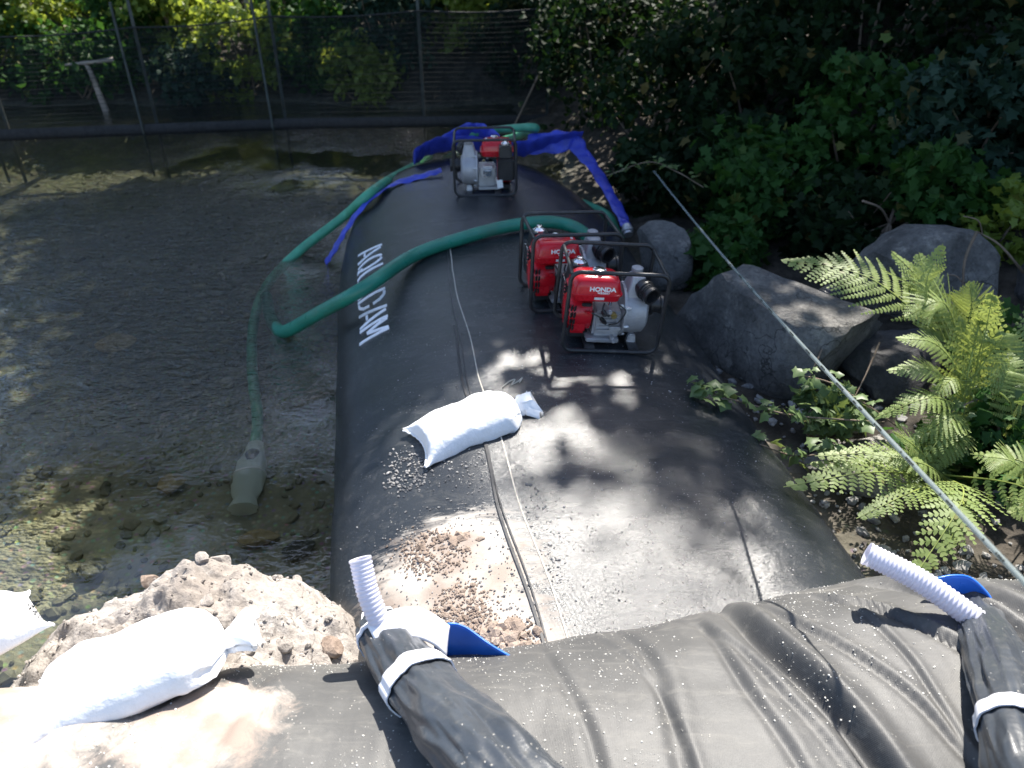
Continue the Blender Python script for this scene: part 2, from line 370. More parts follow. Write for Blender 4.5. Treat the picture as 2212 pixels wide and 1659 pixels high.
# ------------------------------------------------------------------ main dam surface
DO, DD, DR = Vector((.745, 0, 0)), Vector((-.166, .986, 0)), Vector((.986, .166, 0))
DA, DN, ZB = 1.10, 2.4, -.56
def dam_dims(s):
    t = min(max((s - 5.3) / 2.75, 0), .9999)
    kw = (1 - t ** 2.1) ** .5; kh = (1 - t ** 4.5) ** .5
    return DA * kw, kh
def dam_pt(s, th):
    a, kh = dam_dims(s); b = .53
    cs, sn = math.cos(th), math.sin(th)
    u = a * math.copysign(abs(cs) ** (2 / DN), cs); z = ZB + (-.02 - ZB + b * math.copysign(abs(sn) ** (2 / DN), sn)) * kh
    p = DO + DD * s + DR * u
    d = .012 * fbm(p.x, p.y, z, 1.3, 3) + .004 * fbm(p.x, p.y, z, 6, 2)
    nx = Vector((DR.x * cs, DR.y * cs, sn))
    return Vector((p.x, p.y, z)) + nx * d
def dam_su(s, u, off=0.0):
    """point on the upper side at offset u from the axis"""
    a, kh = dam_dims(s); q = min(1, abs(u) / a) ** (DN / 2)
    th = math.acos(math.copysign(q, u)); p = dam_pt(s, th)
    if off: 
        n_ = dam_n(s, u); p = p + n_ * off
    return p
def dam_n(s, u):
    a = dam_su(s + .04, u) - dam_su(s - .04, u); b = dam_su(s, u + .04) - dam_su(s, u - .04)
    return b.cross(a).normalized()
def dam_px(px, py):
    z = .5
    for _ in range(14):
        q = at(px, py, z) - DO; s, u = q.dot(DD), q.dot(DR)
        a, _k = dam_dims(min(s, 7.9)); u = max(-a * .995, min(a * .995, u)); z = z + .5 * (dam_su(s, u).z - z)
    return s, u

# ------------------------------------------------------------------ ground
def gz(x, y):
    u = (x - DO.x) * DR.x + y * DR.y
    z = -.52 + .05 * fbm(x, y, 0, .6, 3)
    zr = .03 + .16 * max(0, u - 1.1) + .30 * max(0, u - 2.6) * (1 if u < 8 else 1) 
    zr += .28 * sstep(5, 9, y) * sstep(1.0, 2.5, u) + .07 * fbm(x, y, 3, 1.4, 4)
    z = z + (min(zr, 3.5 + .1 * fbm(x, y, 1, .5)) - z) * sstep(.45, 1.12, u)
    fb = 10.25 + .35 * ns(x, 0, 0, .4)
    zf = .05 + .42 * max(0, y - fb - .4) + .15 * fbm(x, y, 7, .8, 4)
    z = max(z, z + (min(zf, 5) - z) * sstep(fb - .5, fb + .6, y))
    zl = .1 + .3 * max(0, -x - 11); z = max(z, z + (min(zl, 4) - z) * sstep(-9.6, -11, x))
    z = z + (.75 - z) * sstep(.7, -.2, y) * sstep(-12, -6, x)
    return z
xs = np.concatenate([np.linspace(-70, -12, 14)[:-1], np.linspace(-12, -3.5, 44)[:-1], np.linspace(-3.5, 5, 110)[:-1], np.linspace(5, 14, 30)[:-1], np.linspace(14, 70, 14)])
ys = np.concatenate([np.linspace(-60, -2, 12)[:-1], np.linspace(-2, 7, 110)[:-1], np.linspace(7, 18, 70)[:-1], np.linspace(18, 90, 16)])
V = np.array([(x, y, gz(x, y)) for x in xs for y in ys]); nx_, ny_ = len(xs), len(ys)
ii, jj = np.meshgrid(np.arange(nx_ - 1), np.arange(ny_ - 1), indexing='ij'); a = (ii * ny_ + jj).ravel()
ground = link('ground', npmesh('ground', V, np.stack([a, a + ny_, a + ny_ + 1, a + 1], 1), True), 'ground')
setp(ground, 'gravel riverbed and dark soil of the banks', 'ground', kind='structure')
me = npmesh('water', np.array([(-30, -.5, 0), (1.2, -.5, 0), (1.2, 11.2, 0), (-30, 11.2, 0)]), np.array([[0, 1, 2, 3]]))
water = setp(link('water', me, 'water'), 'clear rippled river water left of the black dam', 'water', kind='structure')

# ------------------------------------------------------------------ rocks, pebbles
def rockmesh(name, seed, size, cuts=9, sub=4, rough=.06, flat=0.0):
    rs = random.Random(seed); bm = bmesh.new(); bmesh.ops.create_icosphere(bm, subdivisions=sub, radius=1)
    pl = []
    for _ in range(cuts):
        d = Vector((rs.gauss(0, 1), rs.gauss(0, 1), rs.gauss(0, .8))).normalized(); pl.append((d, rs.uniform(.5, .82)))
    if flat: pl.append((Vector((.1, .05, 1)).normalized(), flat))
    for v in bm.verts:
        p = v.co.copy()
        for d, h in pl:
            e = p.dot(d) - h
            if e > 0: p -= d * e * .94
        p *= 1 + rough * mnoise.fractal(p * 2.2 + Vector((seed, 0, 0)), 1, 2, 4) + rough * .4 * mnoise.fractal(p * 8 + Vector((0, seed, 0)), 1, 2, 3)
        v.co = Vector((p.x * size[0], p.y * size[1], p.z * size[2]))
    me = bpy.data.meshes.new(name); bm.to_mesh(me); bm.free()
    me.polygons.foreach_set('use_smooth', [True] * len(me.polygons)); me.set_sharp_from_angle(angle=R(28)); return me
def rock(name, seed, loc, size, rot, mat, label, cat='rock', group=None, **kw):
    o = link(name, rockmesh(name, seed, size, **kw), mat); o.location = loc; o.rotation_euler = rot
    return setp(o, label, cat, group)
G = 'boulders on the right bank'
rock('boulder', 11, (1.55, 4.18, .24), (.78, .44, .54), (R(8), R(-4), R(-40)), 'rock', 'long angular grey boulder beside the dam with a dark left face', group=G, flat=.62)
rock('boulder', 5, (1.10, 5.32, .25), (.22, .26, .32), (0, 0, .4), 'rock', 'rounded grey boulder in shade behind the pumps', group=G)
rock('boulder', 23, (2.62, 4.55, .36), (.52, .45, .40), (0, R(8), .3), 'rock', 'broad pointed grey boulder behind the tall ferns', group=G)
rock('boulder', 31, (2.22, 3.95, .12), (.42, .32, .34), (0, 0, 1.0), 'rockd', 'dark boulder between the long boulder and the ferns', group=G)
rock('boulder', 42, (1.78, 3.12, .05), (.40, .26, .20), (0, R(5), -.2), 'rockp', 'pale sunlit boulder low beside the dam under the vine', group=G, flat=.6)
rock('boulder', 47, (3.3, 4.2, .5), (.4, .4, .3), (0, 0, 1), 'rockd', 'small dark boulder at the right edge behind ferns', group=G)
p = aty(265, 45, 12.2); rock('boulder', 51, p, (.36, .3, .24), (0, 0, .2), 'rock', 'grey boulder on the far bank above the net fence', group='boulders on the far bank')
p = aty(1120, 150, 11.3); rock('boulder', 52, p, (.42, .32, .17), (0, R(15), .2), 'rock', 'grey boulder in shade behind the right end of the fence', group='boulders on the far bank')
p = aty(170, 5, 13.2); rock('boulder', 53, p, (.5, .3, .22), (0, 0, .2), 'rockp', 'pale boulder at the top left edge of the far bank', group='boulders on the far bank')
SG = 'stones lying on the riverbed'
p = at(365, 1045, -.47); rock('river_stone', 61, p, (.10, .075, .05), (0, 0, .2), 'stone', 'tan rounded stone on the riverbed left of the strainer', 'stone', SG)
p = at(560, 1160, -.47); rock('river_stone', 62, p, (.12, .055, .045), (0, 0, .15), 'stone', 'long tan stone on the riverbed below the strainer', 'stone', SG)
p = at(640, 1185, -.48); rock('river_stone', 63, p, (.11, .08, .04), (0, 0, .9), 'rockd', 'flat grey stone on the riverbed beside the dam', 'stone', SG)
p = at(250, 740, -.46); rock('river_stone', 64, p, (.16, .12, .06), (0, 0, .9), 'stone', 'wide tan stone on the riverbed in the middle of the pool', 'stone', SG)
p = at(190, 1230, -.47); rock('river_stone', 65, p, (.09, .07, .04), (0, 0, .3), 'rock', 'small grey stone on the riverbed beyond the dirt mound', 'stone', SG)
ICO = None
def pebble_arrays(P, S, seed=0, flat=.7):
    """many small rough pebbles as one mesh; P (n,3), S (n,)"""
    global ICO
    if ICO is None:
        bm = bmesh.new(); bmesh.ops.create_icosphere(bm, subdivisions=1, radius=1); bm.verts.ensure_lookup_table()
        ICO = (np.array([v.co for v in bm.verts]), np.array([[v.index for v in f.verts] for f in bm.faces])); bm.free()
    r_ = np.random.default_rng(seed); n = len(P)
    base = ICO[0][None] * (1 + r_.uniform(-.22, .22, (n, len(ICO[0]), 1)))
    sc = S[:, None] * r_.uniform(.65, 1.3, (n, 3)); sc[:, 2] *= flat
    V = base * sc[:, None]; an = r_.uniform(0, 6.28, n); c, s = np.cos(an)[:, None], np.sin(an)[:, None]
    X = V[..., 0] * c - V[..., 1] * s; Y = V[..., 0] * s + V[..., 1] * c; tl = r_.uniform(-.5, .5, n)[:, None]
    V = np.stack([X, Y, V[..., 2] + X * tl], -1) + P[:, None]
    F = ICO[1][None] + (np.arange(n) * len(ICO[0]))[:, None, None]
    return V.reshape(-1, 3), F.reshape(-1, 3)
def pebbles(name, P, S, mat, parent=None, seed=0, flat=.7, label=None, cat=None):
    P = np.array(P); S = np.array(S); V, Fc = pebble_arrays(P, S, seed, flat)
    o = link(name, npmesh(name, V, Fc, False), mat, parent); o['kind'] = 'stuff'
    return setp(o, label, cat)
P, S = [], []
for _ in range(1700):
    y = 1.3 + 8.2 * random.random() ** 1.6; x = random.uniform(-1.0 - y * .62, -.1 - .17 * y)
    P.append((x, y, gz(x, y) + .004)); S.append(random.choice((.012, .018, .025, .035, .05)) * random.uniform(.7, 1.2))
pebbles('riverbed_pebbles', P, S, 'bedstone', seed=1, label='loose pebbles scattered over the shallow riverbed', cat='pebbles')
P, S = [], []
for _ in range(700):
    y = random.uniform(1.6, 4.2); x = .745 - .168 * y + 1.05 + abs(random.gauss(0, 1.0))
    P.append((x, y, gz(x, y) + .005)); S.append(random.choice((.008, .01, .012, .016, .022, .035)) * random.uniform(.7, 1.2))
pebbles('bank_gravel', P, S, 'grit', seed=2, label='loose gravel on the ground right of the dam', cat='gravel')

# ------------------------------------------------------------------ main dam
dam = empty('inflatable_dam', (0, 0, 0), 'long black water filled dam tube with white stencilled lettering and centre seam', 'dam')
S0, S1 = .9, 8.04
mb = MB(); NS, NT = 150, 72
mb.loft([[dam_pt(S0 + (S1 - S0) * (i / NS), 2 * math.pi * j / NT) for j in range(NT)] for i in range(NS + 1)])
mb.build('fabric_tube', 'dam', dam, 60)
def strip(pts, w, lift, mat, name, parent, prof=(0, 1, 1, 0)):
    """a band lying on the dam: pts = [(s, u)], w = width(s)"""
    mb = MB()
    rings = []
    for (s, u) in pts:
        ww = w(s) if callable(w) else w
        a = dam_su(s, u - ww / 2, -.002); b = dam_su(s, u - ww / 2, lift); c_ = dam_su(s, u + ww / 2, lift); d_ = dam_su(s, u + ww / 2, -.002)
        rings.append([a, b, c_, d_])
    mb.loft(rings); return mb.build(name, mat, parent, 50)
def seam_u(s): return np.interp(s, [1.2, 1.78, 2.46, 2.76, 3.39, 3.95, 4.67, 5.44, 6.5, 7.3], [-.27, -.305, -.342, -.352, -.372, -.372, -.362, -.296, -.2, -.12]) + .006 * math.sin(s * 7)
sl_ = [(s, float(seam_u(s))) for s in np.linspace(1.2, 7.2, 110)]
strip(sl_, lambda s: float(np.interp(s, [1.2, 1.8, 2.7, 3.3, 4.0, 4.7], [.08, .075, .078, .07, .055, .03])), .004, 'dam', 'seam_tape', dam)
for sg in (-1, 1):
    strip([(s, u + sg * (float(np.interp(s, [1.2, 1.8, 2.7, 3.3, 4.0, 4.7], [.08, .075, .078, .07, .055, .03])) / 2 - .004) ) for s, u in sl_ if s < 5.2], .005, .0065, 'thread' if sg > 0 else 'plastic', 'seam_thread', dam)
# dark fold along the seam's left side
strip([(s, u - .047 + .006 * math.sin(s * 5)) for s, u in sl_ if s < 4.0], .010, .007, 'plastic', 'seam_fold', dam)
# stencilled lettering, mapped onto the flank: x along the dam (far to near), y up the flank
sa, _ = dam_px(800, 535); sb, _ = dam_px(790, 742)
GL = {'A': [[(0, 0), (.36, 1)], [(1, 0), (.62, .96)], [(.3, .32), (.68, .32)]],
      'Q': [[(.5 - .42 * math.sin(q), .5 + .5 * math.cos(q)) for q in np.linspace(.2, 2.9, 9)], [(.5 + .42 * math.sin(q), .5 + .5 * math.cos(q)) for q in np.linspace(.2, 2.9, 9)], [(.62, .22), (.95, -.06)]],
      'U': [[(.08, 1), (.08, .35), (.15, .12), (.32, .02), (.44, 0)], [(.92, 1), (.92, .35), (.85, .12), (.68, .02), (.56, 0)]],
      'D': [[(.08, 0), (.08, 1)], [(.25, .97), (.55, .95), (.8, .8), (.88, .57)], [(.25, .03), (.55, .05), (.8, .2), (.88, .43)]],
      'M': [[(.02, 0), (.02, 1)], [(.16, .98), (.47, .28)], [(.98, 0), (.98, 1)], [(.86, .98), (.53, .3)]]}
let = MB(); LH0, LH1 = -1.015, -.66
for i, ch in enumerate('AQUADAM'):
    L = (sa - sb) / 7
    for st in GL[ch]:
        pts = []
        for a, b in zip(st[:-1], st[1:]):
            for k in range(8): pts.append((a[0] + (b[0] - a[0]) * k / 8, a[1] + (b[1] - a[1]) * k / 8))
        pts.append(st[-1]); rings = []
        for k, p in enumerate(pts):
            q0, q1 = pts[max(0, k - 1)], pts[min(len(pts) - 1, k + 1)]
            dx, dy = (q1[0] - q0[0]) * L * .82, (q1[1] - q0[1]) * .38
            ln = math.hypot(dx, dy); nx2, ny2 = -dy / ln, dx / ln; hw = .0145
            row = []
            for sg in (-1, 1):
                X = p[0] * L * .82 + nx2 * hw * sg; Y = p[1] * .38 + ny2 * hw * sg
                s = sa - i * L - X; arc = Y
                # walk up the flank by arc length
                a_, kh = dam_dims(s); th = math.pi - .62
                th = np.interp(arc, [0, .38], [math.pi - .60, math.pi - .87]); 
                pt = dam_pt(s, th); e = .01; n_ = (dam_pt(s, th + e) - pt).cross(dam_pt(s + e, th) - pt).normalized()
                if n_.z < 0: n_ = -n_
                row += [pt - n_ * .002, pt + n_ * .0035]
            rings.append([row[0], row[1], row[3], row[2]])
        let.loft(rings)
let.build('lettering', 'paint', dam, 50)
# mud clods and grit on the dam
P, S = [], []
def scatter_px(n, cx, cy, rx, ry, smin, smax, lift=.3):
    for _ in range(n):
        a, r_ = random.uniform(0, 6.283), math.sqrt(random.random()) * (1 if random.random() < .7 else 1.35)
        s, u = dam_px(cx + rx * r_ * math.cos(a), cy + ry * r_ * math.sin(a)); sz = random.uniform(smin, smax) ** 1.0
        P.append(tuple(dam_su(s, u, sz * lift))); S.append(sz)
scatter_px(420, 935, 1195, 75, 50, .0018, .006); scatter_px(70, 925, 1195, 55, 40, .005, .010, .1); scatter_px(520, 1000, 1320, 65, 55, .0018, .006); scatter_px(90, 1000, 1320, 50, 45, .005, .011, .1); scatter_px(260, 1105, 1385, 75, 45, .002, .008); scatter_px(30, 1095, 1370, 55, 35, .014, .03, -.1); scatter_px(16, 965, 1170, 60, 16, .014, .026, -.2)
clods = pebbles('dirt_clods', P, S, 'clod', seed=4, label='brown crumbly dirt clods lying on the near end of the dam', cat='dirt')
P, S = [], []
scatter_px(260, 880, 1020, 45, 45, .002, .007); scatter_px(120, 1020, 1010, 110, 45, .0015, .006); scatter_px(260, 1150, 1200, 70, 190, .0015, .006); scatter_px(420, 1000, 1230, 200, 160, .0015, .005); scatter_px(500, 1400, 1180, 330, 190, .0012, .0042); scatter_px(160, 1180, 850, 350, 120, .0012, .004)
pebbles('spilled_grit', P, S, 'grit', seed=5, label='fine grey grit spilled on the dam around the sandbag', cat='gravel')

# ------------------------------------------------------------------ near dam (black cover) across the bottom
YS = ([-4, -1.4, -.87, -.45, .03, .6, .95, 1.3, 1.6, 1.9, 4], [1.30, 1.53, 1.58, 1.62, 1.69, 1.80, 1.89, 1.98, 1.98, 1.95, 1.8])
NA, NB_, NZ = .78, .50, .21
folds = [(.63, -.35, .028, .055), (.70, -.55, .012, .020), (.84, -.75, .014, .030), (1.05, -.75, .034, .060), (1.2, -.6, .016, .020), (.5, -.3, .016, .014), (.30, -.2, .022, .016), (.2, -.35, .010, .008), (.06, -.2, .018, .010), (-.62, .3, .03, .016), (-.8, .5, .04, .014), (1.42, -.4, .03, .04), (1.6, -.3, .02, .03), (-1.1, .4, .04, .025), (.95, -.3, .010, .010), (.40, -.6, .012, .012)]
def near_pt(x, th, lift=0.0):
    ysil = float(np.interp(x, *YS)); ya = ysil - .665
    cs, sn = math.cos(th), math.sin(th)
    y = ya + NA * math.copysign(abs(cs) ** .88, cs); z = NZ + NB_ * math.copysign(abs(sn) ** .88, sn)
    d = .022 * fbm(x, y, z, 1.8, 3) + .003 * fbm(x * 1.6, y * .8, z * .8, 6, 3)
    for x0, lean, wd, am in folds:
        q = x - (x0 - lean * (th - .35) * .6 + .02 * math.sin(th * 5 + x0 * 9))
        env = sstep(.5, .95, th) * (1 - sstep(1.5, 2.2, th)) + (.3 if .6 < x0 < .66 else .04)
        d += .75 * am * env * (-math.exp(-(q / wd) ** 2) + .65 * math.exp(-((q - wd * 1.9) / (wd * 1.5)) ** 2))
    d += lift
    return Vector((x, y + d * cs, z + d * sn))
def near_px(px, py):
    """point where the pixel's ray meets the near cover"""
    best = None
    for x in np.linspace(-2, 2.2, 169):
        for th in np.linspace(.1, 1.7, 65):
            p = near_pt(x, th); zz = p - Vector((0, 0, CAMH)); Z = zz.y * cp - zz.z * sp_; U = zz.y * sp_ + zz.z * cp
            e = (1106 + FPX * zz.x / Z - px) ** 2 + (829.5 - FPX * U / Z - py) ** 2
            if best is None or e < best[0]: best = (e, x, th, p)
    return best
nd = empty('dam_cover', (0, 1, 0), 'wrinkled black fabric cover over a second dam across the bottom', 'cover')
mb = MB()
NX = 420; xg = xs[:0]; xg = np.sort(np.concatenate([np.linspace(-4, -1.6, 30), np.linspace(-1.6, 2.2, 760)[1:], np.linspace(2.2, 4, 25)[1:]]))
mb.grid(lambda a, b: near_pt(xg[int(round(a * (len(xg) - 1)))], -.9 + b * (math.pi + 1.2)), len(xg) - 1, 130)
o = mb.build('fabric', 'collar', None, 60); o.parent = nd; o.matrix_parent_inverse = Matrix.Translation((0, -1, 0))

def sleeve(pts, radii, label, seed, straps, liner, wr=.30, n=110, grp='tied fill sleeves on the black cover'):
    t = empty('fill_sleeve', (0, 0, 0), label, 'sleeve', grp)
    path = spline(pts, 26); m = len(path); rr = [float(np.interp(i / (m - 1), np.linspace(0, 1, len(radii)), radii)) for i in range(m)]
    def ring(i, k=1.0, wk=1.0, cut=False):
        a, b = path[max(0, i - 1)], path[min(m - 1, i + 1)]; tn = (b - a).normalized()
        nrm = (Vector((0, 0, 1)) - tn * tn.z).normalized(); bi = tn.cross(nrm); out = []
        for j in range(n):
            q = 2 * math.pi * j / n
            ii = i * .55; g = lambda k_, l_, o_: 1 - 2 * abs(mnoise.noise(Vector((math.cos(q) * k_, math.sin(q) * k_, ii * l_ + seed * 3 + o_))))
            f = 1 + wr * wk * (.5 * mnoise.fractal(Vector((math.cos(q) * 1.4, math.sin(q) * 1.4, ii * .07 + seed)), 1, 2, 3) + .40 * g(1.9, .035, 0) * (.4 + i / m) + .20 * g(3.0, .06, 7) + .05 * g(6, .14, 3) - .28)
            off = tn * (.03 * math.sin(q * 2 + seed) + .02 * mnoise.noise(Vector((math.cos(q) * 2, math.sin(q) * 2, seed)))) * max(0, 1 - i / 5)
            out.append(path[i] + (nrm * math.sin(q) * .78 + bi * math.cos(q)) * rr[i] * k * f + off)
        return out
    mb = MB(); mb.loft([ring(i) for i in range(m)], False)
    mb.loft([ring(i, .93) for i in range(m)], False)
    mb.loft([ring(0), ring(0, .93)], False)
    mb.build('sleeve_film', 'sleeve', t, 50)
    for (f, k, wd) in straps:
        i = int(f * (m - 1)); mb = MB(); j = min(m - 1, i + max(1, wd))
        mb.loft([ring(i, k, .5), ring(i, k + .05, .5), ring(j, k + .07, .5), ring(j, k + .02, .5)], False, closed=True); mb.build('strap', 'strap', t, 50)
    if liner:
        mb = MB(); tn = (path[1] - path[0]).normalized(); r0 = ring(0, .9); r1 = ring(0, .97)
        a = [p - tn * (.02 + .05 * max(0, math.cos(2 * math.pi * j / n - liner[0]))) + Vector(liner[1]) * max(0, math.cos(2 * math.pi * j / n - liner[0])) for j, p in enumerate(r1)]
        b = [p - tn * .002 for p in r0]; mb.loft([b, a, [p + Vector((0, 0, -.004)) - tn * .004 for p in a], [p + tn * .03 for p in r0]], False); mb.build('liner', 'strap', t, 50)
    return t
lsl = sleeve([at(818, 1352, .60), at(868, 1430, .68), at(945, 1520, .76), at(1040, 1620, .84), at(1150, 1750, .88), at(1260, 1900, .86)], [.078, .086, .095, .10, .108, .12], 'black rolled sleeve with white straps on the cover left of centre', 1.3, [(.05, 1.02, 3), (.27, 1.06, 7)], (5.9, (.05, .01, .03)))
sleeve([at(2110, 1310, .60), at(2130, 1370, .68), at(2175, 1480, .78), at(2230, 1620, .86), at(2290, 1780, .9)], [.066, .078, .092, .10, .11], 'black folded sleeve at the right edge with one white strap', 4.1, [(.66, 1.05, 5)], None)

def corrugated(a, b, sag, r, label):
    t = empty('corrugated_pipe', (0, 0, 0), label, 'pipe', 'milky corrugated pipes in the sleeves')
    mid = (a + b) / 2 + Vector(sag); path = spline([a, mid, b], 130); m = len(path)
    L = sum((path[i + 1] - path[i]).length for i in range(m - 1)); nr_ = L / .0135
    mb = MB(); rr = [r * (1 + .045 * math.sin(2 * math.pi * nr_ * i / (m - 1))) for i in range(m)]
    mb.tube(path, rr, 28, False); mb.build('pipe_wall', 'corr', t, 60)
    mb = MB(); mb.tube(path[::2], r * .86, 24, False); mb.build('pipe_inner', 'corr', t, 60)
    # rim at the open end
    tn = (path[1] - path[0]).normalized(); mb = MB(); mb.lathe([(0, r * .86), (-.002, r * .9), (-.002, r * 1.03), (.004, r * 1.05), (.006, r * .98)], path[0], tn, 28, False); mb.build('rim', 'corrrib', t, 60)
corrugated(at(778, 1208, .86), at(835, 1375, .66), (-.012, 0, .008), .033, 'milky white corrugated pipe sticking out of the left sleeve')
corrugated(at(1873, 1196, .80), at(2110, 1340, .70), (0, .01, .012), .036, 'milky white corrugated pipe sticking out of the right sleeve')

# blue plastic pieces
mb = MB()
def bs(a, b, pts_top, pts_bot):
    n_ = len(pts_top) - 1; f = a * n_; i = min(int(f), n_ - 1); f -= i
    p = pts_top[i].lerp(pts_top[i + 1], f); q = pts_bot[i].lerp(pts_bot[i + 1], f)
    r_ = p.lerp(q, b); return r_ + Vector((0, 0, .01 * math.sin(b * 3.1)))
def slab(name, top, bot, mat, label, cat, th=.006):
    T, B = spline(top, 6), spline(bot, 6); mb = MB()
    mb.grid(lambda a, b: bs(a, b, T, B), 30, 10); o = mb.build(name, mat, None, 60)
    md = o.modifiers.new('thickness', 'SOLIDIFY'); md.thickness = th; return setp(o, label, cat)
slab('blue_plastic_sheet', [at(935, 1372, .62), at(965, 1346, .64), at(1005, 1352, .63), at(1060, 1390, .61), at(1120, 1425, .58)], [at(940, 1420, .50), at(975, 1440, .48), at(1010, 1452, .47), at(1060, 1465, .46), at(1112, 1470, .46)], 'bluesheet', 'bright blue plastic sheet tucked between the dam and the left sleeve', 'plastic sheet')
slab('blue_plastic_sheet', [at(1995, 1258, .70), at(2045, 1242, .72), at(2095, 1245, .72), at(2135, 1280, .70), at(2150, 1310, .68)], [at(2010, 1325, .56), at(2050, 1330, .56), at(2095, 1335, .56), at(2125, 1340, .56), at(2140, 1345, .56)], 'bluesheet', 'bright blue plastic sheet beside the corrugated pipe at right edge', 'plastic sheet')

o = slab('liner', [at(792, 1352, .70), at(835, 1322, .73), at(885, 1311, .74), at(930, 1322, .72), at(972, 1352, .67)], [at(815, 1400, .68), at(850, 1385, .70), at(895, 1380, .71), at(935, 1392, .69), at(965, 1420, .62)], 'strap', None, None, .004)
o.parent = lsl
P, S = [], []
for _ in range(7500):
    x = random.uniform(-1.5, 2.0); th = random.uniform(.3, 1.5)
    if fbm(x, th, 2, 2.5, 4) + random.uniform(-.25, .25) < .08: continue
    P.append(tuple(near_pt(x, th, .001))); S.append(random.choice((.0006, .0008, .0010, .0012, .0016, .0028)))
pebbles('fine_grit', P, S, 'palegrit', seed=9, label='fine pale grit sprinkled over the wrinkled black cover', cat='gravel')
# ------------------------------------------------------------------ dirt covered mound on the left
def mound_pt(a, b):
    th = a * 2 * math.pi; r_ = b
    x = math.cos(th) * r_; y = math.sin(th) * r_
    h = math.sqrt(max(0, 1 - r_ ** 2.6))
    X = -1.10 + .82 * x; Y = 1.72 + .68 * y
    Z = -.52 + 1.05 * h
    Z += (.05 * fbm(X, Y, 0, 3.2, 4) + .03 * fbm(X, Y, 4, 12, 6)) * (.3 + h)
    return Vector((X, Y, Z))
mound = empty('dirt_mound', (-1.02, 1.72, -.52), 'rounded mound of dry pale dirt at the water left of the sleeve', 'dirt mound')
def part0(o, parent):
    o.parent = parent; o.matrix_parent_inverse = Matrix.Translation(-parent.location); return o
mb = MB(); mb.grid(lambda a, b: mound_pt(a, b), 150, 70); o = part0(mb.build('dirt_surface', 'dirt', None, 70), mound)
P, S = [], []
for _ in range(1500):
    a, b = random.random(), math.sqrt(random.random()) * .97; p = mound_pt(a, b); sz = random.choice((.002, .003, .004, .005, .006, .009)) * random.uniform(.7, 1.3)
    P.append((p.x, p.y, p.z + sz * .25)); S.append(sz)
part0(pebbles('crumbs', P, S, 'dirt', seed=8), mound)
for k, (px, py, sz, mt) in enumerate([(315, 1238, .045, 'clod'), (400, 1222, .03, 'dirt'), (440, 1215, .035, 'dirt'), (480, 1216, .045, 'dirt'), (345, 1262, .03, 'dirt'), (640, 1262, .028, 'dirt'), (665, 1278, .03, 'dirt'), (600, 1250, .022, 'dirt'), (540, 1400, .03, 'dirt'), (610, 1395, .035, 'dirt'), (690, 1440, .045, 'dirt'), (450, 1300, .03, 'dirt'), (720, 1400, .05, 'clod')]):
    q = min(((mound_pt(a, b)) for a in np.linspace(0, 1, 80) for b in np.linspace(.1, .95, 30)), key=lambda p: (lambda d: 9e9 if d.y < 0 else (1106 + FPX * d.x / (d.y * cp - d.z * sp_) - px) ** 2 + (829.5 - FPX * (d.y * sp_ + d.z * cp) / (d.y * cp - d.z * sp_) - py) ** 2)(p - Vector((0, 0, CAMH))))
    o = link('clod', rockmesh('clod', 80 + k, (sz, sz * .8, sz * .6), sub=3, cuts=7), mt); o.location = q + Vector((0, 0, sz * .3)); o.rotation_euler = (0, 0, k); part0(o, mound)

# ------------------------------------------------------------------ sandbags
def sandbag(origin, xdir, nrm, L, W, T, label, seed, neck=True, grp='white sandbags'):
    X = Vector(xdir).normalized(); N = Vector(nrm); N = (N - X * N.dot(X)).normalized(); Y = N.cross(X)
    t = empty('sandbag', origin, label, 'sandbag', grp)
    n = 64; rings = []; prof = []
    for i in range(61):
        f = i / 60
        if f < .86:
            g = f / .86
            wd = W * (1 - .10 * math.sin(g * 3.1)) * (1 if g < .8 else max(.11, math.cos((g - .8) / .2 * 1.45) ** .6))
            if g < .12: wd *= 1 + .10 * (1 - g / .12) ** 2
            th = T * min(1, (math.sin(min(1, g / .34) * 1.571)) ** .75) * (1 if g < .76 else max(.2, math.cos((g - .76) / .24 * 1.4) ** .6)); th = max(th, .004)
        else:
            g = (f - .86) / .14; wd = W * (.11 + .42 * g ** .8); th = T * (.2 + .12 * math.sin(g * 3))
        prof.append((f * L - L / 2, wd, th))
    for i, (x, wd, th) in enumerate(prof):
        ring = []; f = i / 60
        for j in range(n):
            q = 2 * math.pi * j / n; cs, sn = math.cos(q), math.sin(q)
            yy = wd * math.copysign(abs(cs) ** .8, cs); zz = th * math.copysign(abs(sn) ** .9, sn)
            zz = zz * (1 if sn > 0 else .35)
            xx = x
            if f < .1: xx += .10 * L * (1 - (yy / wd) ** 2) * (1 - f / .1) * .75   # sewn edge, concave between two ears
            wk = .006 * fbm(xx + seed, yy, 0, 9, 3) * (1 + 2.0 * sstep(.6, .86, f))
            if f > .66: wk += .010 * sstep(.66, .84, f) * math.sin(q * 9 + seed) * (1 if f < .9 else .9)
            if f > .9: xx += .014 * math.sin(q * 5 + seed); zz += .02 * sstep(.88, 1, f) * math.sin(cs * 4 + seed)
            zz += wk; yy += wk
            ring.append(X * xx + Y * yy + N * (zz + T * .3))
        rings.append(ring)
    mb = MB(); mb.loft(rings); mb.build('bag_body', 'bag', t, 60)
    # tie
    mb = MB(); mb.lathe([(-.006, W * .13), (0, W * .16), (.006, W * .13)], X * (L * .36) + N * T * .34, X, 16, False); mb.build('tie', 'strap', t, 60)
    # stitched hem
    mb = MB(); pts = [X * (-L / 2 + .075 * L * (1 - k * k)) + Y * (W * 1.1 * k * .93) + N * (T * .3 + .003 * math.sin(k * 30)) for k in np.linspace(-1, 1, 30)]
    mb.tube(pts, .005, 6); mb.build('hem', 'bag', t, 60)
    return t
s1, u1 = dam_px(897, 975); s2, u2 = dam_px(1118, 890)
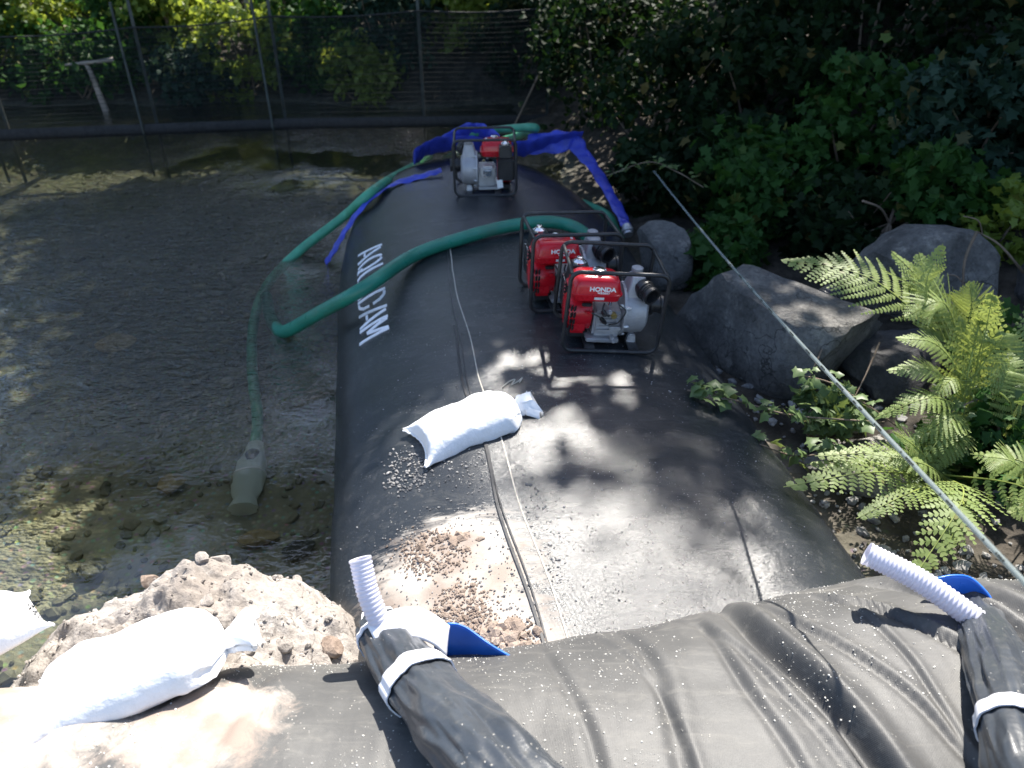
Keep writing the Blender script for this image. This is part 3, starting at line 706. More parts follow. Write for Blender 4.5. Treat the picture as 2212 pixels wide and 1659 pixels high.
a, b = dam_su(s1, u1), dam_su(s2, u2); xd = (b - a).normalized(); nm = dam_n((s1 + s2) / 2, (u1 + u2) / 2)
Lb = (b - a).length * 1.16; sandbag(a + xd * Lb / 2 + nm * -.012, xd, nm, Lb, .150, .108, 'white tied sandbag lying across the seam on the dam', 2.0)
# loose cord by the bag's neck
cpts = [dam_px(1085, 838), dam_px(1100, 826), dam_px(1112, 822), dam_px(1105, 833), dam_px(1118, 826), dam_px(1128, 818), dam_px(1122, 828)]
mb = MB(); mb.tube(spline([dam_su(s, u, .006) for s, u in cpts], 8), .003, 6); setp(mb.build('cord', 'thread', None, 60), 'loose curled cord behind the neck of the centre sandbag', 'cord')
pa, pb = at(150, 1560, .56), at(520, 1420, .62)
sandbag(at(320, 1480, .58), pb - pa, (.05, .35, .93), .66, .19, .13, 'sunlit white sandbag on the dirt mound beside the cover', 5.0)
sandbag(at(-90, 1430, .50), at(-140, 1450, .5) - at(60, 1345, .5), (-.1, .3, .95), .52, .16, .12, 'white sandbag cut off by the left edge of the photo', 8.0)

# ------------------------------------------------------------------ pumps
def rrect(hx, hz, r, n=6):
    pts = []
    for cx, cz, a0 in ((hx - r, hz - r, 0), (-hx + r, hz - r, 90), (-hx + r, -hz + r, 180), (hx - r, -hz + r, 270)):
        for k in range(n + 1):
            a = R(a0 + 90 * k / n); pts.append((cx + r * math.cos(a), cz + r * math.sin(a)))
    return pts
def textmesh(name, txt, size, bold=0.0, ext=.0012):
    cu = bpy.data.curves.new(name, 'FONT'); cu.body = txt; cu.size = size; cu.extrude = ext; cu.offset = bold; cu.align_x = 'CENTER'; cu.align_y = 'CENTER'
    ob = bpy.data.objects.new(name, cu); COL.objects.link(ob); dg = bpy.context.evaluated_depsgraph_get(); dg.update()
    me = bpy.data.meshes.new_from_object(ob.evaluated_get(dg)); bpy.data.objects.remove(ob); me.name = name; return me
def make_pump(label):
    t = empty('water_pump', (0, 0, 0), label, 'water pump', 'petrol water pumps on the dam')
    P_ = lambda mb, name, mat, par=t, sm=35, bev=0: mb.build(name, mat, par, sm, bev)
    # frame
    for y in (-.178, .178):
        mb = MB(); mb.tube([(x, y, z + .231) for x, z in rrect(.245, .22, .05)], .0105, 12, closed=True); P_(mb, 'frame_loop', 'frame', sm=60)
    for x in (-.238, .238):
        mb = MB(); mb.tube([(x, -.17, .431), (x, .17, .431)], .0095, 10); P_(mb, 'frame_bar', 'frame', sm=60)
    for x in (-.10, .13):
        mb = MB(); mb.box((x, 0, .022), (.052, .36, .007)); P_(mb, 'cross_plate', 'frame')
    # fuel tank
    def sec(hx, hy, z, r=.035): return [(-.098 + x, -.055 + y, z) for x, y in rrect(hx, hy, min(r, hy * .9), 6)]
    mb = MB(); mb.loft([sec(.105, .072, .268, .03), sec(.122, .086, .277), sec(.128, .092, .308), sec(.134, .098, .310), sec(.134, .098, .316), sec(.127, .091, .319), sec(.122, .086, .350), sec(.114, .079, .378), sec(.098, .064, .392), sec(.07, .04, .397, .03)])
    tank = P_(mb, 'fuel_tank', 'red', sm=40)
    mb = MB(); n_ = 40
    def star(r, z): return [(-.085 + r * (1 + .05 * math.cos(8 * q)) * math.cos(q), -.06 + r * (1 + .05 * math.cos(8 * q)) * math.sin(q), z) for q in (2 * math.pi * j / n_ for j in range(n_))]
    mb.loft([star(.030, .392), star(.034, .400), star(.034, .415), star(.026, .420)]); P_(mb, 'fuel_cap', 'chrome', tank, 50)
    o = link('lettering', textmesh('lettering', 'HONDA', .030, .0011), 'white', tank); o.location = (-.072, -.1425, .343); o.rotation_euler = (R(90 - 7), 0, 0); o.scale = (1.18, 1, 1)
    o = link('model_lettering', textmesh('model_lettering', 'WB30XT', .0135, .0004), 'white', tank); o.location = (-.066, -.1455, .325); o.rotation_euler = (R(90 - 5), 0, 0); o.scale = (1.2, 1, 1)
    mb = MB(); mb.box((-.085, -.1478, .296), (.05, .002, .013)); P_(mb, 'sticker', 'silver', tank)
    mb = MB(); mb.box((-.012, -.07, .3935), (.02, .035, .002), Matrix.Rotation(.25, 3, 'Y')); P_(mb, 'sticker', 'silver', tank)
    # recoil starter cover
    mb = MB(); mb.lathe([(0, .05), (.006, .080), (.02, .093), (.06, .099), (.105, .100), (.135, .092)], (-.232, -.01, .158), (1, 0, 0), 36)
    cov = P_(mb, 'starter_cover', 'red', sm=40)
    mb = MB(); mb.box((-.16, -.06, .105), (.125, .09, .10)); P_(mb, 'cover_shoulder', 'red', cov, bev=.03)
    for k in range(3):
        for z in (.215, .178, .141, .104):
            mb = MB(); mb.box((-.222 + k * .016, -.1 - (.012 if k else 0) - k * .002 + .03 * abs(z - .16) / .1 * .4, z), (.006, .022, .024), Matrix.Rotation(R(-30), 3, 'Z')); P_(mb, 'vent_slot', 'darkhole', cov)
    mb = MB(); mb.box((-.123, -.128, .205), (.022, .024, .018)); P_(mb, 'switch', 'red', cov, bev=.005)
    # engine block
    mb = MB(); mb.box((-.01, -.01, .125), (.15, .19, .15)); blk = P_(mb, 'engine_block', 'alu', bev=.014)
    mb = MB(); mb.box((-.03, -.01, .043), (.17, .24, .022)); P_(mb, 'engine_foot', 'alu', blk, bev=.005)
    for k in range(5):
        mb = MB(); mb.box((-.005, -.112 + .004 * (k % 2), .10 + k * .021), (.12 - .012 * k, .022, .008)); P_(mb, 'fin', 'alu', blk)
    for (c, ax, r_, ln, mt) in [((-.045, -.12, .205), (0, -1, .2), .014, .05, 'plastic'), ((-.02, -.12, .225), (0, -1, 0), .012, .045, 'alu'), ((.01, -.11, .19), (0, -1, 0), .016, .03, 'brass'), ((-.05, -.115, .165), (.3, -1, 0), .012, .05, 'plastic'), ((.02, -.11, .06), (0, -1, 0), .013, .055, 'alu'), ((.035, -.105, .155), (0, -1, 0), .01, .03, 'alu'), ((.045, -.1, .235), (0, -1, .4), .011, .03, 'alu'), ((-.02, -.12, .25), (0, -.2, 1), .01, .03, 'chrome')]:
        mb = MB(); mb.lathe([(0, r_), (ln * .7, r_), (ln * .7, r_ * .65), (ln, r_ * .65)], c, ax, 12); P_(mb, 'fitting', mt, blk, 40)
    mb = MB(); mb.box((.025, -.12, .118), (.06, .03, .022)); P_(mb, 'governor_arm', 'alu', blk, bev=.004)
    for pts_, rr_, mt in (([(-.05, -.13, .262), (-.06, -.16, .24), (-.03, -.165, .21), (-.02, -.14, .2)], .005, 'plastic'), ([(.03, -.12, .25), (.06, -.15, .23), (.03, -.155, .17), (-.01, -.13, .14)], .004, 'plastic'), ([(-.11, -.14, .21), (-.07, -.165, .2), (-.05, -.14, .17)], .004, 'ink')):
        mb = MB(); mb.tube(spline(pts_, 6), rr_, 8); P_(mb, 'cable', mt, blk, 60)
    mb = MB(); mb.box((-.135, -.115, .243), (.05, .02, .018)); P_(mb, 'pull_handle', 'plastic', bev=.004)
    # cylinder head and muffler side (back)
    mb = MB(); mb.box((-.02, .115, .19), (.11, .09, .10)); P_(mb, 'cylinder_head', 'alu', blk, bev=.018)
    mb = MB(); mb.box((-.02, .165, .185), (.07, .012, .06)); P_(mb, 'head_cover', 'chrome', blk, bev=.008)
    muf = MB(); muf.box((-.165, .105, .205), (.13, .13, .17)); mu = P_(muf, 'muffler', 'plastic', bev=.012)
    for k in range(5):
        mb = MB(); mb.box((-.228, .10, .195 + k * .021), (.006, .10, .009)); P_(mb, 'slat', 'chrome', mu)
    mb = MB(); mb.box((-.165, .07, .335), (.11, .12, .10), taper=.88); ac = P_(mb, 'air_cleaner', 'plastic', bev=.012)
    mb = MB(); mb.lathe([(0, .036), (.012, .036), (.018, .026), (.024, .018), (.034, .016), (.037, .01)], (-.165, .07, .384), (0, 0, 1), 24); P_(mb, 'wing_nut', 'chrome', ac, 40)
    mb = MB(); mb.box((-.115, .172, .10), (.045, .003, .065), Matrix.Rotation(.12, 3, 'Y')); P_(mb, 'tag', 'white')
    mb = MB(); mb.box((-.15, 0, .04), (.10, .12, .03)); P_(mb, 'rubber_mount', 'plastic')
    # pump casing
    mb = MB(); mb.lathe([(.055, .07), (.06, .137), (.074, .137), (.078, .122), (.13, .126), (.178, .118), (.192, .10), (.196, .05)], (0, -.005, .172), (1, 0, 0), 44); cas = P_(mb, 'pump_casing', 'castgrey', sm=35)
    for q in range(8):
        a_ = q * math.pi / 4 + .3; mb = MB(); mb.lathe([(0, .011), (.02, .011), (.02, .007), (.028, .007)], (.066, -.005 + .131 * math.cos(a_), .172 + .131 * math.sin(a_)), (1, 0, 0), 8); P_(mb, 'bolt', 'alu', cas, 30)
    mb = MB(); mb.loft([[(x + .125, y - .01, z) for x, y in rrect(hx, hy, .02)] for hx, hy, z in ((.058, .07, .26), (.055, .062, .30), (.042, .05, .345), (.036, .042, .372), (.02, .024, .38))]); P_(mb, 'outlet_neck', 'castgrey', cas, 45)
    mb = MB(); mb.lathe([(0, .026), (.012, .030), (.026, .030), (.032, .02)], (.125, .01, .375), (0, 0, 1), 18); P_(mb, 'priming_cap', 'castgrey', cas, 35)
    mb = MB(); d_ = (.42, -.86, -.16); mb.lathe([(0, .042), (.03, .046), (.032, .052), (.042, .052), (.044, .046), (.058, .049), (.060, .045), (.070, .049), (.072, .045), (.082, .048), (.098, .047), (.098, .036), (.03, .034)], (.145, -.045, .325), d_, 30, False); cpl = P_(mb, 'outlet_coupling', 'plastic', cas, 30)
    dv = Vector(d_).normalized(); mb = MB(); mb.lathe([(0, .034), (.001, .034)], Vector((.145, -.045, .325)) + dv * .035, d_, 24); P_(mb, 'bore', 'darkhole', cpl)
    mb = MB(); mb.lathe([(0, .05), (.02, .05), (.024, .058), (.036, .058), (.038, .044), (.075, .044), (.078, .05), (.09, .05), (.09, .036), (.04, .034)], (.19, -.005, .205), (1, 0, 0), 28, False); P_(mb, 'suction_coupling', 'plastic', cas, 30)
    for y in (-.08, .08):
        mb = MB(); mb.box((.13, y, .042), (.05, .045, .05), taper=.7); P_(mb, 'casing_foot', 'alu', cas, bev=.006)
    return t
def copy_tree(o, parent=None):
    c = o.copy(); COL.objects.link(c); c.parent = parent
    for ch in [x for x in bpy.data.objects if x.parent == o]: copy_tree(ch, c)
    return c
def place(o, s, u, rz, lift=0.0):
    """stand the thing on the dam: up axis along the dam's normal there"""
    p = dam_su(s, u); n_ = dam_n(s, u).lerp(Vector((0, 0, 1)), .35).normalized()
    x = Vector((math.cos(rz), math.sin(rz), 0)); x = (x - n_ * x.dot(n_)).normalized(); y = n_.cross(x)
    mt = Matrix((x, y, n_)).transposed().to_4x4()
    o.location = p + n_ * lift; o.rotation_mode = 'QUATERNION'; o.rotation_quaternion = mt.to_quaternion()
pump = make_pump('red petrol water pump nearest the camera with lettered tank')
pump2 = copy_tree(pump); pump2['label'] = 'red petrol water pump half hidden behind the nearest pump'
pump3 = copy_tree(pump); pump3['label'] = 'farthest petrol water pump, pump casing towards the left, before the blue hose'
q = (at(1200, 770, .5) + at(1400, 762, .48)) / 2 + Vector((.02, .19, 0)); v_ = q - DO; place(pump, v_.dot(DD), v_.dot(DR), R(4))
q = q + Vector((-.17, .43, 0)); v_ = q - DO; place(pump2, v_.dot(DD), v_.dot(DR), R(9))
q = (at(975, 428, .5) + at(1120, 428, .49)) / 2 + Vector((.0, .18, 0)); v_ = q - DO; place(pump3, v_.dot(DD), v_.dot(DR), R(182), -.012); pump3.scale = (.94,) * 3

# ------------------------------------------------------------------ hoses
def hose(name, pts, r, mat, label, n=14, cat='hose', rib=0):
    path = spline(pts, 14); mb = MB(); rr = r
    if rib: rr = [r * (1 + .02 * math.sin(i * 2.2)) for i in range(len(path))]
    mb.tube(path, rr, n); o = mb.build(name, mat, None, 60); return setp(o, label, cat, 'hoses over the dam')
def D(px, py, lift): s, u = dam_px(px, py); return dam_su(s, u, lift)
r_ = .043
hose('suction_hose', [at(575, 640, -.16), at(580, 670, -.12), at(592, 700, -.06), at(615, 716, .03), at(690, 676, .28), at(790, 620, .50), D(900, 566, .05), D(1010, 525, .045), D(1100, 503, .05), D(1180, 497, .06), D(1235, 508, .06), D(1270, 535, .06), D(1285, 565, .08)], r_, 'green', 'thick green suction hose from the second pump across the dam into water', 18)
hose('suction_hose', [at(552, 965, -.46), at(556, 900, -.44), at(545, 800, -.40), at(548, 700, -.30), at(575, 620, -.14), at(640, 548, .02), at(740, 470, .22), at(830, 395, .40), D(905, 335, .05), D(960, 318, .05), D(1040, 308, .05), D(1110, 330, .05)], .037, 'green2', 'dull green suction hose running down into the pool to the strainer', 16)
hose('suction_hose', [aty(1000, 292, 7.3), aty(1070, 281, 7.35), aty(1150, 283, 7.25), D(1165, 335, .05), D(1200, 365, .05), D(1245, 405, .05), D(1290, 452, .05), at(1330, 500, .12), at(1350, 530, .02)], .036, 'green2', 'dark green hose over the shaded right side of the dam behind pumps', 14)
def layflat(pts, wd, th, label, up=None, tw=None, name='layflat_hose'):
    path = spline(pts, 12); m = len(path); rings = []
    for i, p in enumerate(path):
        a, b = path[max(0, i - 1)], path[min(m - 1, i + 1)]; t = (b - a).normalized()
        g = Vector(up(i / (m - 1)) if callable(up) else (up or (0, 0, 1))); nrm = (g - t * g.dot(t)).normalized(); bi = t.cross(nrm)
        w_ = (float(np.interp(i / (m - 1), np.linspace(0, 1, len(wd)), wd)) if isinstance(wd, tuple) else wd) * (1 + .08 * math.sin(i * .5)); k = .006 * math.sin(i * .9)
        rings.append([p + bi * w_ * math.cos(q) + nrm * (th * math.sin(q) + k * math.cos(2 * q)) for q in (2 * math.pi * j / 16 for j in range(16))])
    mb = MB(); mb.loft(rings); o = mb.build(name, 'blue', None, 60); return setp(o, label, 'hose', 'blue layflat hoses')
layflat([at(704, 568, .0), at(722, 540, .1), at(748, 495, .22), at(790, 440, .38), D(850, 404, .02), D(910, 386, .02), D(955, 378, .04)], .038, .008, 'flat blue hose hanging down the left flank from the farthest pump', (-.6, -.3, .75))
o = layflat([aty(895, 340, 6.85), aty(930, 318, 6.95), aty(985, 310, 7.0), aty(1060, 315, 7.0), aty(1110, 322, 6.95), aty(1150, 318, 6.95), aty(1200, 306, 7.0), aty(1252, 298, 7.1)], .11, .016, 'wide blue flat hose bunched up behind the farthest pump', (0, .75, .6))
o = layflat([aty(960, 312, 7.2), aty(1000, 286, 7.25), aty(1030, 281, 7.3), aty(1058, 292, 7.25), aty(1075, 316, 7.15)], .075, .014, 'small arched loop of blue flat hose above the farthest pump', (0, .9, .3))
layflat([aty(1140, 312, 7.05), aty(1190, 308, 7.0), aty(1235, 306, 7.0), aty(1258, 332, 6.9), at(1285, 365, .42), at(1318, 420, .34), at(1345, 470, .30), at(1353, 492, .29)], (.09, .10, .08, .055, .05, .05, .045), .014, 'blue flat hose falling down the right side towards the boulders', (.2, -.75, .6))
p = at(1354, 496, .29); mb = MB(); mb.lathe([(0, .035), (.03, .038), (.035, .045), (.06, .045), (.062, .036), (.085, .036)], p + Vector((0, .03, .02)), (.1, -.8, -.5), 18); setp(mb.build('hose_coupling', 'alu'), 'metal coupling on the end of the falling blue hose', 'coupling')
# strainer bag on the riverbed
st = empty('strainer', at(545, 1030, -.5), 'pale mesh strainer bag on the end of the submerged hose', 'strainer')
a, b = at(553, 958, -.43), at(525, 1100, -.47); ax = (b - a); Ls = ax.length
mb = MB(); N_ = 30; rings = []; axn = ax.normalized(); bi = axn.cross(Vector((0, 0, 1))).normalized(); up_ = bi.cross(axn)
for i in range(22):
    f = i / 21; rad = float(np.interp(f, [0, .12, .35, .6, .78, .86, 1], [.045, .055, .085, .096, .085, .06, .085]))
    rings.append([a + ax * f + bi * math.cos(q) * rad * (1 + .16 * fbm(math.cos(q), math.sin(q), f * 4, 2) + .10 * max(0, f - .8) * 5 * math.sin(q * 7)) + up_ * math.sin(q) * rad * .62 for q in (2 * math.pi * j / N_ for j in range(N_))])
mb.loft(rings); o = part0(mb.build('mesh_bag', 'mesh', None, 60), st)
mb = MB(); mb.lathe([(0, .05), (.02, .055), (.10, .055), (.11, .03)], a + ax * .18, axn, 20); o = part0(mb.build('strainer_basket', 'plastic'), st)
mb = MB(); rg = [a + ax * .5 + bi * math.cos(q) * .094 + up_ * math.sin(q) * .06 for q in (2 * math.pi * j / 24 for j in range(24))]; mb.tube(rg, .004, 6, closed=True); o = part0(mb.build('band', 'strap'), st)

# ------------------------------------------------------------------ clear vinyl tubing stretched along the right
def onray(px, py, Z): return Vector((0, 0, CAMH)) + ray(px, py) * Z
ct = empty('clear_tubing', (0, 0, 0), 'clear vinyl tubing with black print stretched above the right bank', 'tubing')
A, B = onray(2212, 1230, 1.62), onray(1450, 410, 5.25); dv = B - A
A2, B2 = A - dv * .22, B + dv * .18
sagp = lambda f: A2.lerp(B2, f) - Vector((0, 0, .05 * math.sin(f * math.pi)))
path = [sagp(f) for f in np.linspace(0, 1, 60)]
mb = MB(); mb.tube(path, .0068, 14); mb.build('tube_wall', 'clear', ct, 60)
mb = MB(); mb.tube(path, .0046, 10); mb.build('tube_core', 'clear', ct, 60)
rs = random.Random(3); f = .1
tn = dv.normalized(); sd = Vector((-.75, -.3, .6)); sd = (sd - tn * sd.dot(tn)).normalized(); ot = tn.cross(sd)
while f < .62:
    for k in range(rs.randint(4, 9)):
        if rs.random() < .25: f += .004; continue
        c_ = sagp(f) + sd * .0067; mb = MB(); w_ = rs.uniform(.003, .006)
        R3 = Matrix((tn, ot, sd)).transposed()
        mb.box(c_, (w_, .0055, .002), R3); mb.build('print_mark', 'ink', ct, 0); f += (w_ + .003) / (B2 - A2).length
    f += rs.uniform(.012, .03)

# ------------------------------------------------------------------ fence
fn = empty('net_fence', (-3, 9.4, 0), 'black net fence standing in the water across the far side', 'fence')
FX = [-9.0, -7.4, -5.72, -4.12, -2.68, -1.05, .42]
def fy(x): return float(np.interp(x, [-9, -5.8, -2.6, 0, .6], [8.7, 9.12, 9.6, 9.75, 9.8]))
def ftop(x): return float(np.interp(x, [-9, -5.8, -4.1, -2.6, -1, .6], [1.0, 1.06, 1.12, 1.2, 1.24, 1.26])) 
for x0, x1 in zip(FX[:-1], FX[1:]):
    mb = MB(); mb.grid(lambda a, b: (x0 + (x1 - x0) * a, fy(x0 + (x1 - x0) * a) + .03 * math.sin(a * math.pi) * math.sin(b * 3.1), .06 + (ftop(x0 + (x1 - x0) * a) - .03 * math.sin(a * math.pi) - .06) * b), 14, 6)
    part0(mb.build('net_panel', 'net', None, 60), fn)
    mb = MB(); mb.grid(lambda a, b: (x0 + (x1 - x0) * a, fy(x0 + (x1 - x0) * a) - .012 - .05 * b * (1 - b), -.03 + .13 * b), 14, 4); part0(mb.build('skirt', 'skirt', None, 60), fn)
    mb = MB(); mb.tube([(x, fy(x) - .004, ftop(x) - .03 * math.sin((x - x0) / (x1 - x0) * math.pi) + .005) for x in np.linspace(x0, x1, 14)], .009, 6); part0(mb.build('top_hem', 'strand', None, 60), fn)
    mb = MB()
    for k in range(1, 22):
        mb.tube([(x, fy(x) - .006 + .03 * math.sin((x - x0) / (x1 - x0) * math.pi) * math.sin(k / 22 * 3.1), .06 + (ftop(x) - .06) * k / 22 - .03 * math.sin((x - x0) / (x1 - x0) * math.pi) * k / 22) for x in np.linspace(x0, x1, 10)], .0016 if k % 2 else .0026, 4)
    o = part0(mb.build('net_strands', 'strand', None, 60), fn); o['kind'] = 'stuff'
for x in FX:
    mb = MB(); mb.box((x, fy(x) + .05, .45), (.035, .012, 2.2)); mb.box((x, fy(x) + .068, .45), (.010, .030, 2.2)); part0(mb.build('post', 'post', None), fn)
    if x < -2 and x > -6.5:
        mb = MB(); mb.tube([(x - .13, fy(x) - .05, -.5), (x - .155, fy(x) - .04, 1.38)], .016, 8); part0(mb.build('stake', 'post', None), fn)
mb = MB(); mb.tube([aty(1108, 278, 9.7), aty(1162, 165, 9.72)], .012, 6); setp(mb.build('wooden_stake', 'twig'), 'thin leaning stake before the right end of the fence', 'stake')

# ------------------------------------------------------------------ foliage
def leaf_mesh(name, C, size, dirs=None, seed=0, shape='oval', droop=.4):
    """C (n,3) leaf positions; each leaf a small bent blade"""
    r_ = np.random.default_rng(seed); n = len(C); C = np.asarray(C)
    d = r_.normal(size=(n, 3)) if dirs is None else dirs + r_.normal(size=(n, 3)) * .5
    d[:, 2] -= droop; d /= np.linalg.norm(d, axis=1, keepdims=True)
    up = r_.normal(size=(n, 3)) * .75 + np.array([0, -.15, 1.0]); s = np.cross(d, up); s /= np.linalg.norm(s, axis=1, keepdims=True); nn = np.cross(s, d)
    L = (size * r_.uniform(.6, 1.35, n))[:, None]
    if shape == 'oval':
        W = L * .33; tpl = [(0, 0, 0), (.35, 1, .12), (.72, .75, .06), (1, 0, -.12), (.72, -.75, .06), (.35, -1, .12)]
    else:
        W = L * .5; tpl = [(0, 0, 0), (.05, .75, .1), (.38, .55, .06), (.5, 1.05, .02), (.68, .42, 0), (1, 0, -.12), (.68, -.42, 0), (.5, -1.05, .02), (.38, -.55, .06), (.05, -.75, .1)]
    k = len(tpl); V = np.stack([C + d * L * a + s * W * b + nn * L * c for a, b, c in tpl], 1)
    F = np.arange(n * k).reshape(n, k); return npmesh(name, V.reshape(-1, 3), F)
def clump_points(n, rad, clumps, spread, seed, hollow=.55):
    r_ = np.random.default_rng(seed); rad = np.array(rad)
    c = r_.normal(size=(clumps, 3)); c /= np.linalg.norm(c, axis=1, keepdims=True); c *= r_.uniform(hollow, 1.0, (clumps, 1)) ; c *= rad
    i = r_.integers(0, clumps, n); sz = r_.uniform(.5, 1.3, clumps)[i][:, None]
    return c[i] + r_.normal(size=(n, 3)) * spread * sz * np.array([1, 1, .6]), c
def shrub(loc, rad, n, size, mat, label, seed, group, clumps=40, shape='oval', name='shrub', spread=.16, stems=7, cat='shrub'):
    t = empty(name, loc, label, cat, group); C, cc = clump_points(n, rad, clumps, spread * max(rad), seed)
    C[:, 2] += rad[2] * .8; cc[:, 2] += rad[2] * .8
    o = link('foliage', leaf_mesh('foliage', C, size, seed=seed, shape=shape), mat, t); o['kind'] = 'stuff'
    rs = random.Random(seed)
    for k in range(stems):
        e = Vector(cc[rs.randrange(len(cc))]); b = Vector((rs.uniform(-.12, .12) * rad[0], rs.uniform(-.12, .12) * rad[1], -.1)); m_ = b.lerp(e, .5) + Vector((rs.uniform(-.1, .1), rs.uniform(-.1, .1), .15 * rad[2]))
        pt = spline([b, m_, e], 5); mb = MB(); mb.tube(pt, [float(np.interp(i, [0, len(pt) - 1], [.014, .004])) for i in range(len(pt))], 6); mb.build('stem', 'twig', t, 60)
    return t
def tree(loc, tip, crown_c, rad, n, size, mat, label, seed, r0=.16, clumps=70, spread=.13, group='trees round the river', limbs=9):
    """trunk from loc to tip, crown of leaf clumps round crown_c"""
    t = empty('tree', loc, label, 'tree', group); L = Vector(loc); T = Vector(tip) - L; cc0 = Vector(crown_c) - L
    C, cc = clump_points(n, rad, clumps, spread * max(rad), seed, .25); C += np.array(cc0); cc += np.array(cc0)
    o = link('crown', leaf_mesh('crown', C, size, seed=seed), mat, t); o['kind'] = 'stuff'
    rs = random.Random(seed); pt = spline([(0, 0, -.3), T * .3 + Vector((rs.uniform(-.1, .1), rs.uniform(-.1, .1), 0)), T * .65, T], 6)
    mb = MB(); mb.tube(pt, [r0 * float(np.interp(i / (len(pt) - 1), [0, .1, 1], [1.35, 1, .4])) for i in range(len(pt))], 14); mb.build('trunk', 'bark', t, 60)
    for k in range(limbs):
        e = Vector(cc[rs.randrange(len(cc))]); b = T * rs.uniform(.55, 1.0); m_ = b.lerp(e, .5) + Vector((0, 0, .3))
        pt = spline([b, m_, e], 5); mb = MB(); mb.tube(pt, [float(np.interp(i, [0, len(pt) - 1], [r0 * .35, .012])) for i in range(len(pt))], 7); mb.build('limb', 'bark', t, 60)
    return t
# trees: crowns above the frame shade the dam and the pool, trunks stand on the banks
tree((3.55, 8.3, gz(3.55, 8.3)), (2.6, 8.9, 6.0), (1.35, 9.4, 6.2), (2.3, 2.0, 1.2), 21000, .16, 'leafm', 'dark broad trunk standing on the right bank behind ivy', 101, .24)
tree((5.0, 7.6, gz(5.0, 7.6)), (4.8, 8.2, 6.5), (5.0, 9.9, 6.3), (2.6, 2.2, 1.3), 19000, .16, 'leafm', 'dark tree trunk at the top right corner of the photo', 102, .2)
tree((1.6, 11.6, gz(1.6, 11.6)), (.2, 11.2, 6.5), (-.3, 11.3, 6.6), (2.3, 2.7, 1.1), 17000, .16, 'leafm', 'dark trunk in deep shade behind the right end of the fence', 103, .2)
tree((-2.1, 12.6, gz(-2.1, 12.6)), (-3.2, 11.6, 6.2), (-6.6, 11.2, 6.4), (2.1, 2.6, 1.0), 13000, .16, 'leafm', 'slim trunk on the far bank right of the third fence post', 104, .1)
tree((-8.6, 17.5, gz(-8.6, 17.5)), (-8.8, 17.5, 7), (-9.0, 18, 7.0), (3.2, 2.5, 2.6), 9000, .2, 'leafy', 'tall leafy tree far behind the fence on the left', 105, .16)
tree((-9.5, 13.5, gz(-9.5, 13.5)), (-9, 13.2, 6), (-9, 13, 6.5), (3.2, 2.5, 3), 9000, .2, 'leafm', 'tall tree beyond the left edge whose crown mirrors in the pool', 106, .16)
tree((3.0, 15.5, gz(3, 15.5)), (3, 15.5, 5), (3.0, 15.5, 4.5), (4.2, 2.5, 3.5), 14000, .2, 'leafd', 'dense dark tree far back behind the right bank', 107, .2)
tree((6.6, 5.6, gz(6.6, 5.6)), (6.2, 5.8, 4.6), (5.7, 6.2, 5.2), (1.9, 2.2, 1.2), 15000, .16, 'leafm', 'added unseen tree outside the right edge shading the bank from the sky', 108, .16)  # added out of view to keep skylight off the right bank
tree((4.6, 12.4, gz(4.6, 12.4)), (4.2, 11.8, 10), (3.9, 11.45, 12.3), (.85, .85, .4), 470, .15, 'leafm', 'added slender tall tree whose unseen crown dapples the dam', 109, .14, clumps=36, spread=.13, limbs=4)  # out-of-view sparse crown, placed to drop leaf dapples on the dam
tree((-4.4, 14.2, gz(-4.4, 14.2)), (-4.2, 12.4, 6.3), (-3.7, 10.2, 6.7), (1.5, 1.5, .8), 7000, .16, 'leafm', 'added leaning tree on the far bank whose unseen crown shades the pool', 110, .07)  # extra unseen crown, fills the canopy gap to shade the pool
tree((-1.0, 15.2, gz(-1.0, 15.2)), (-1.2, 14.4, 6.6), (-1.6, 13.7, 7.0), (1.8, 1.2, .8), 8000, .16, 'leafm', 'added tree far back whose unseen crown shades the water by the fence', 111, .09)  # unseen crown added to darken the far water near the fence
# far bank shrubs behind the fence
FG = 'shrubs on the far bank'
fs = [(-6.9, 10.9, (.7, .5, .6), 'leafm', 'mid green shrub behind the leftmost net panel'),
      (-5.6, 10.8, (.8, .5, .55), 'leafm', 'bright green shrub behind the pale broken limb'),
      (-4.6, 11.6, (.6, .5, .8), 'leafy', 'yellow green bush right of the second fence post'),
      (-3.5, 11.0, (.75, .5, .6), 'leafy', 'low yellow green bush before the third fence post'),
      (-2.5, 11.0, (.6, .5, .55), 'leafm', 'green bush directly behind the third fence post'),
      (-1.7, 11.2, (.7, .5, .75), 'leafb', 'bluish green bush in the middle of the net fence'),
      (-.75, 11.7, (.55, .5, 1.0), 'leafy', 'tall yellow green bush beside the fourth fence post'),
      (.15, 11.1, (.6, .4, .6), 'leafd', 'dark shrub behind the right end of the net'),
      (1.0, 11.0, (.8, .6, .9), 'leafd', 'dark shrub just past the fence end on the right'),
      (-6.2, 12.8, (1.0, .6, .8), 'leafy', 'sunlit bush at the top left above the fence'),
      (-4.0, 13.2, (1.1, .6, .9), 'leafy', 'sunlit bush above the fence between second and third posts'),
      (-2.2, 13.6, (1.0, .6, .9), 'leafm', 'green bush above the fence right of the third post'),
      (-.4, 13.8, (1.0, .6, 1.0), 'leafy', 'pale sunlit bush above the fence at the fourth post'),
      (-7.9, 12.2, (1.0, .6, .9), 'leafd', 'dark bush beyond the top left corner boulder')]
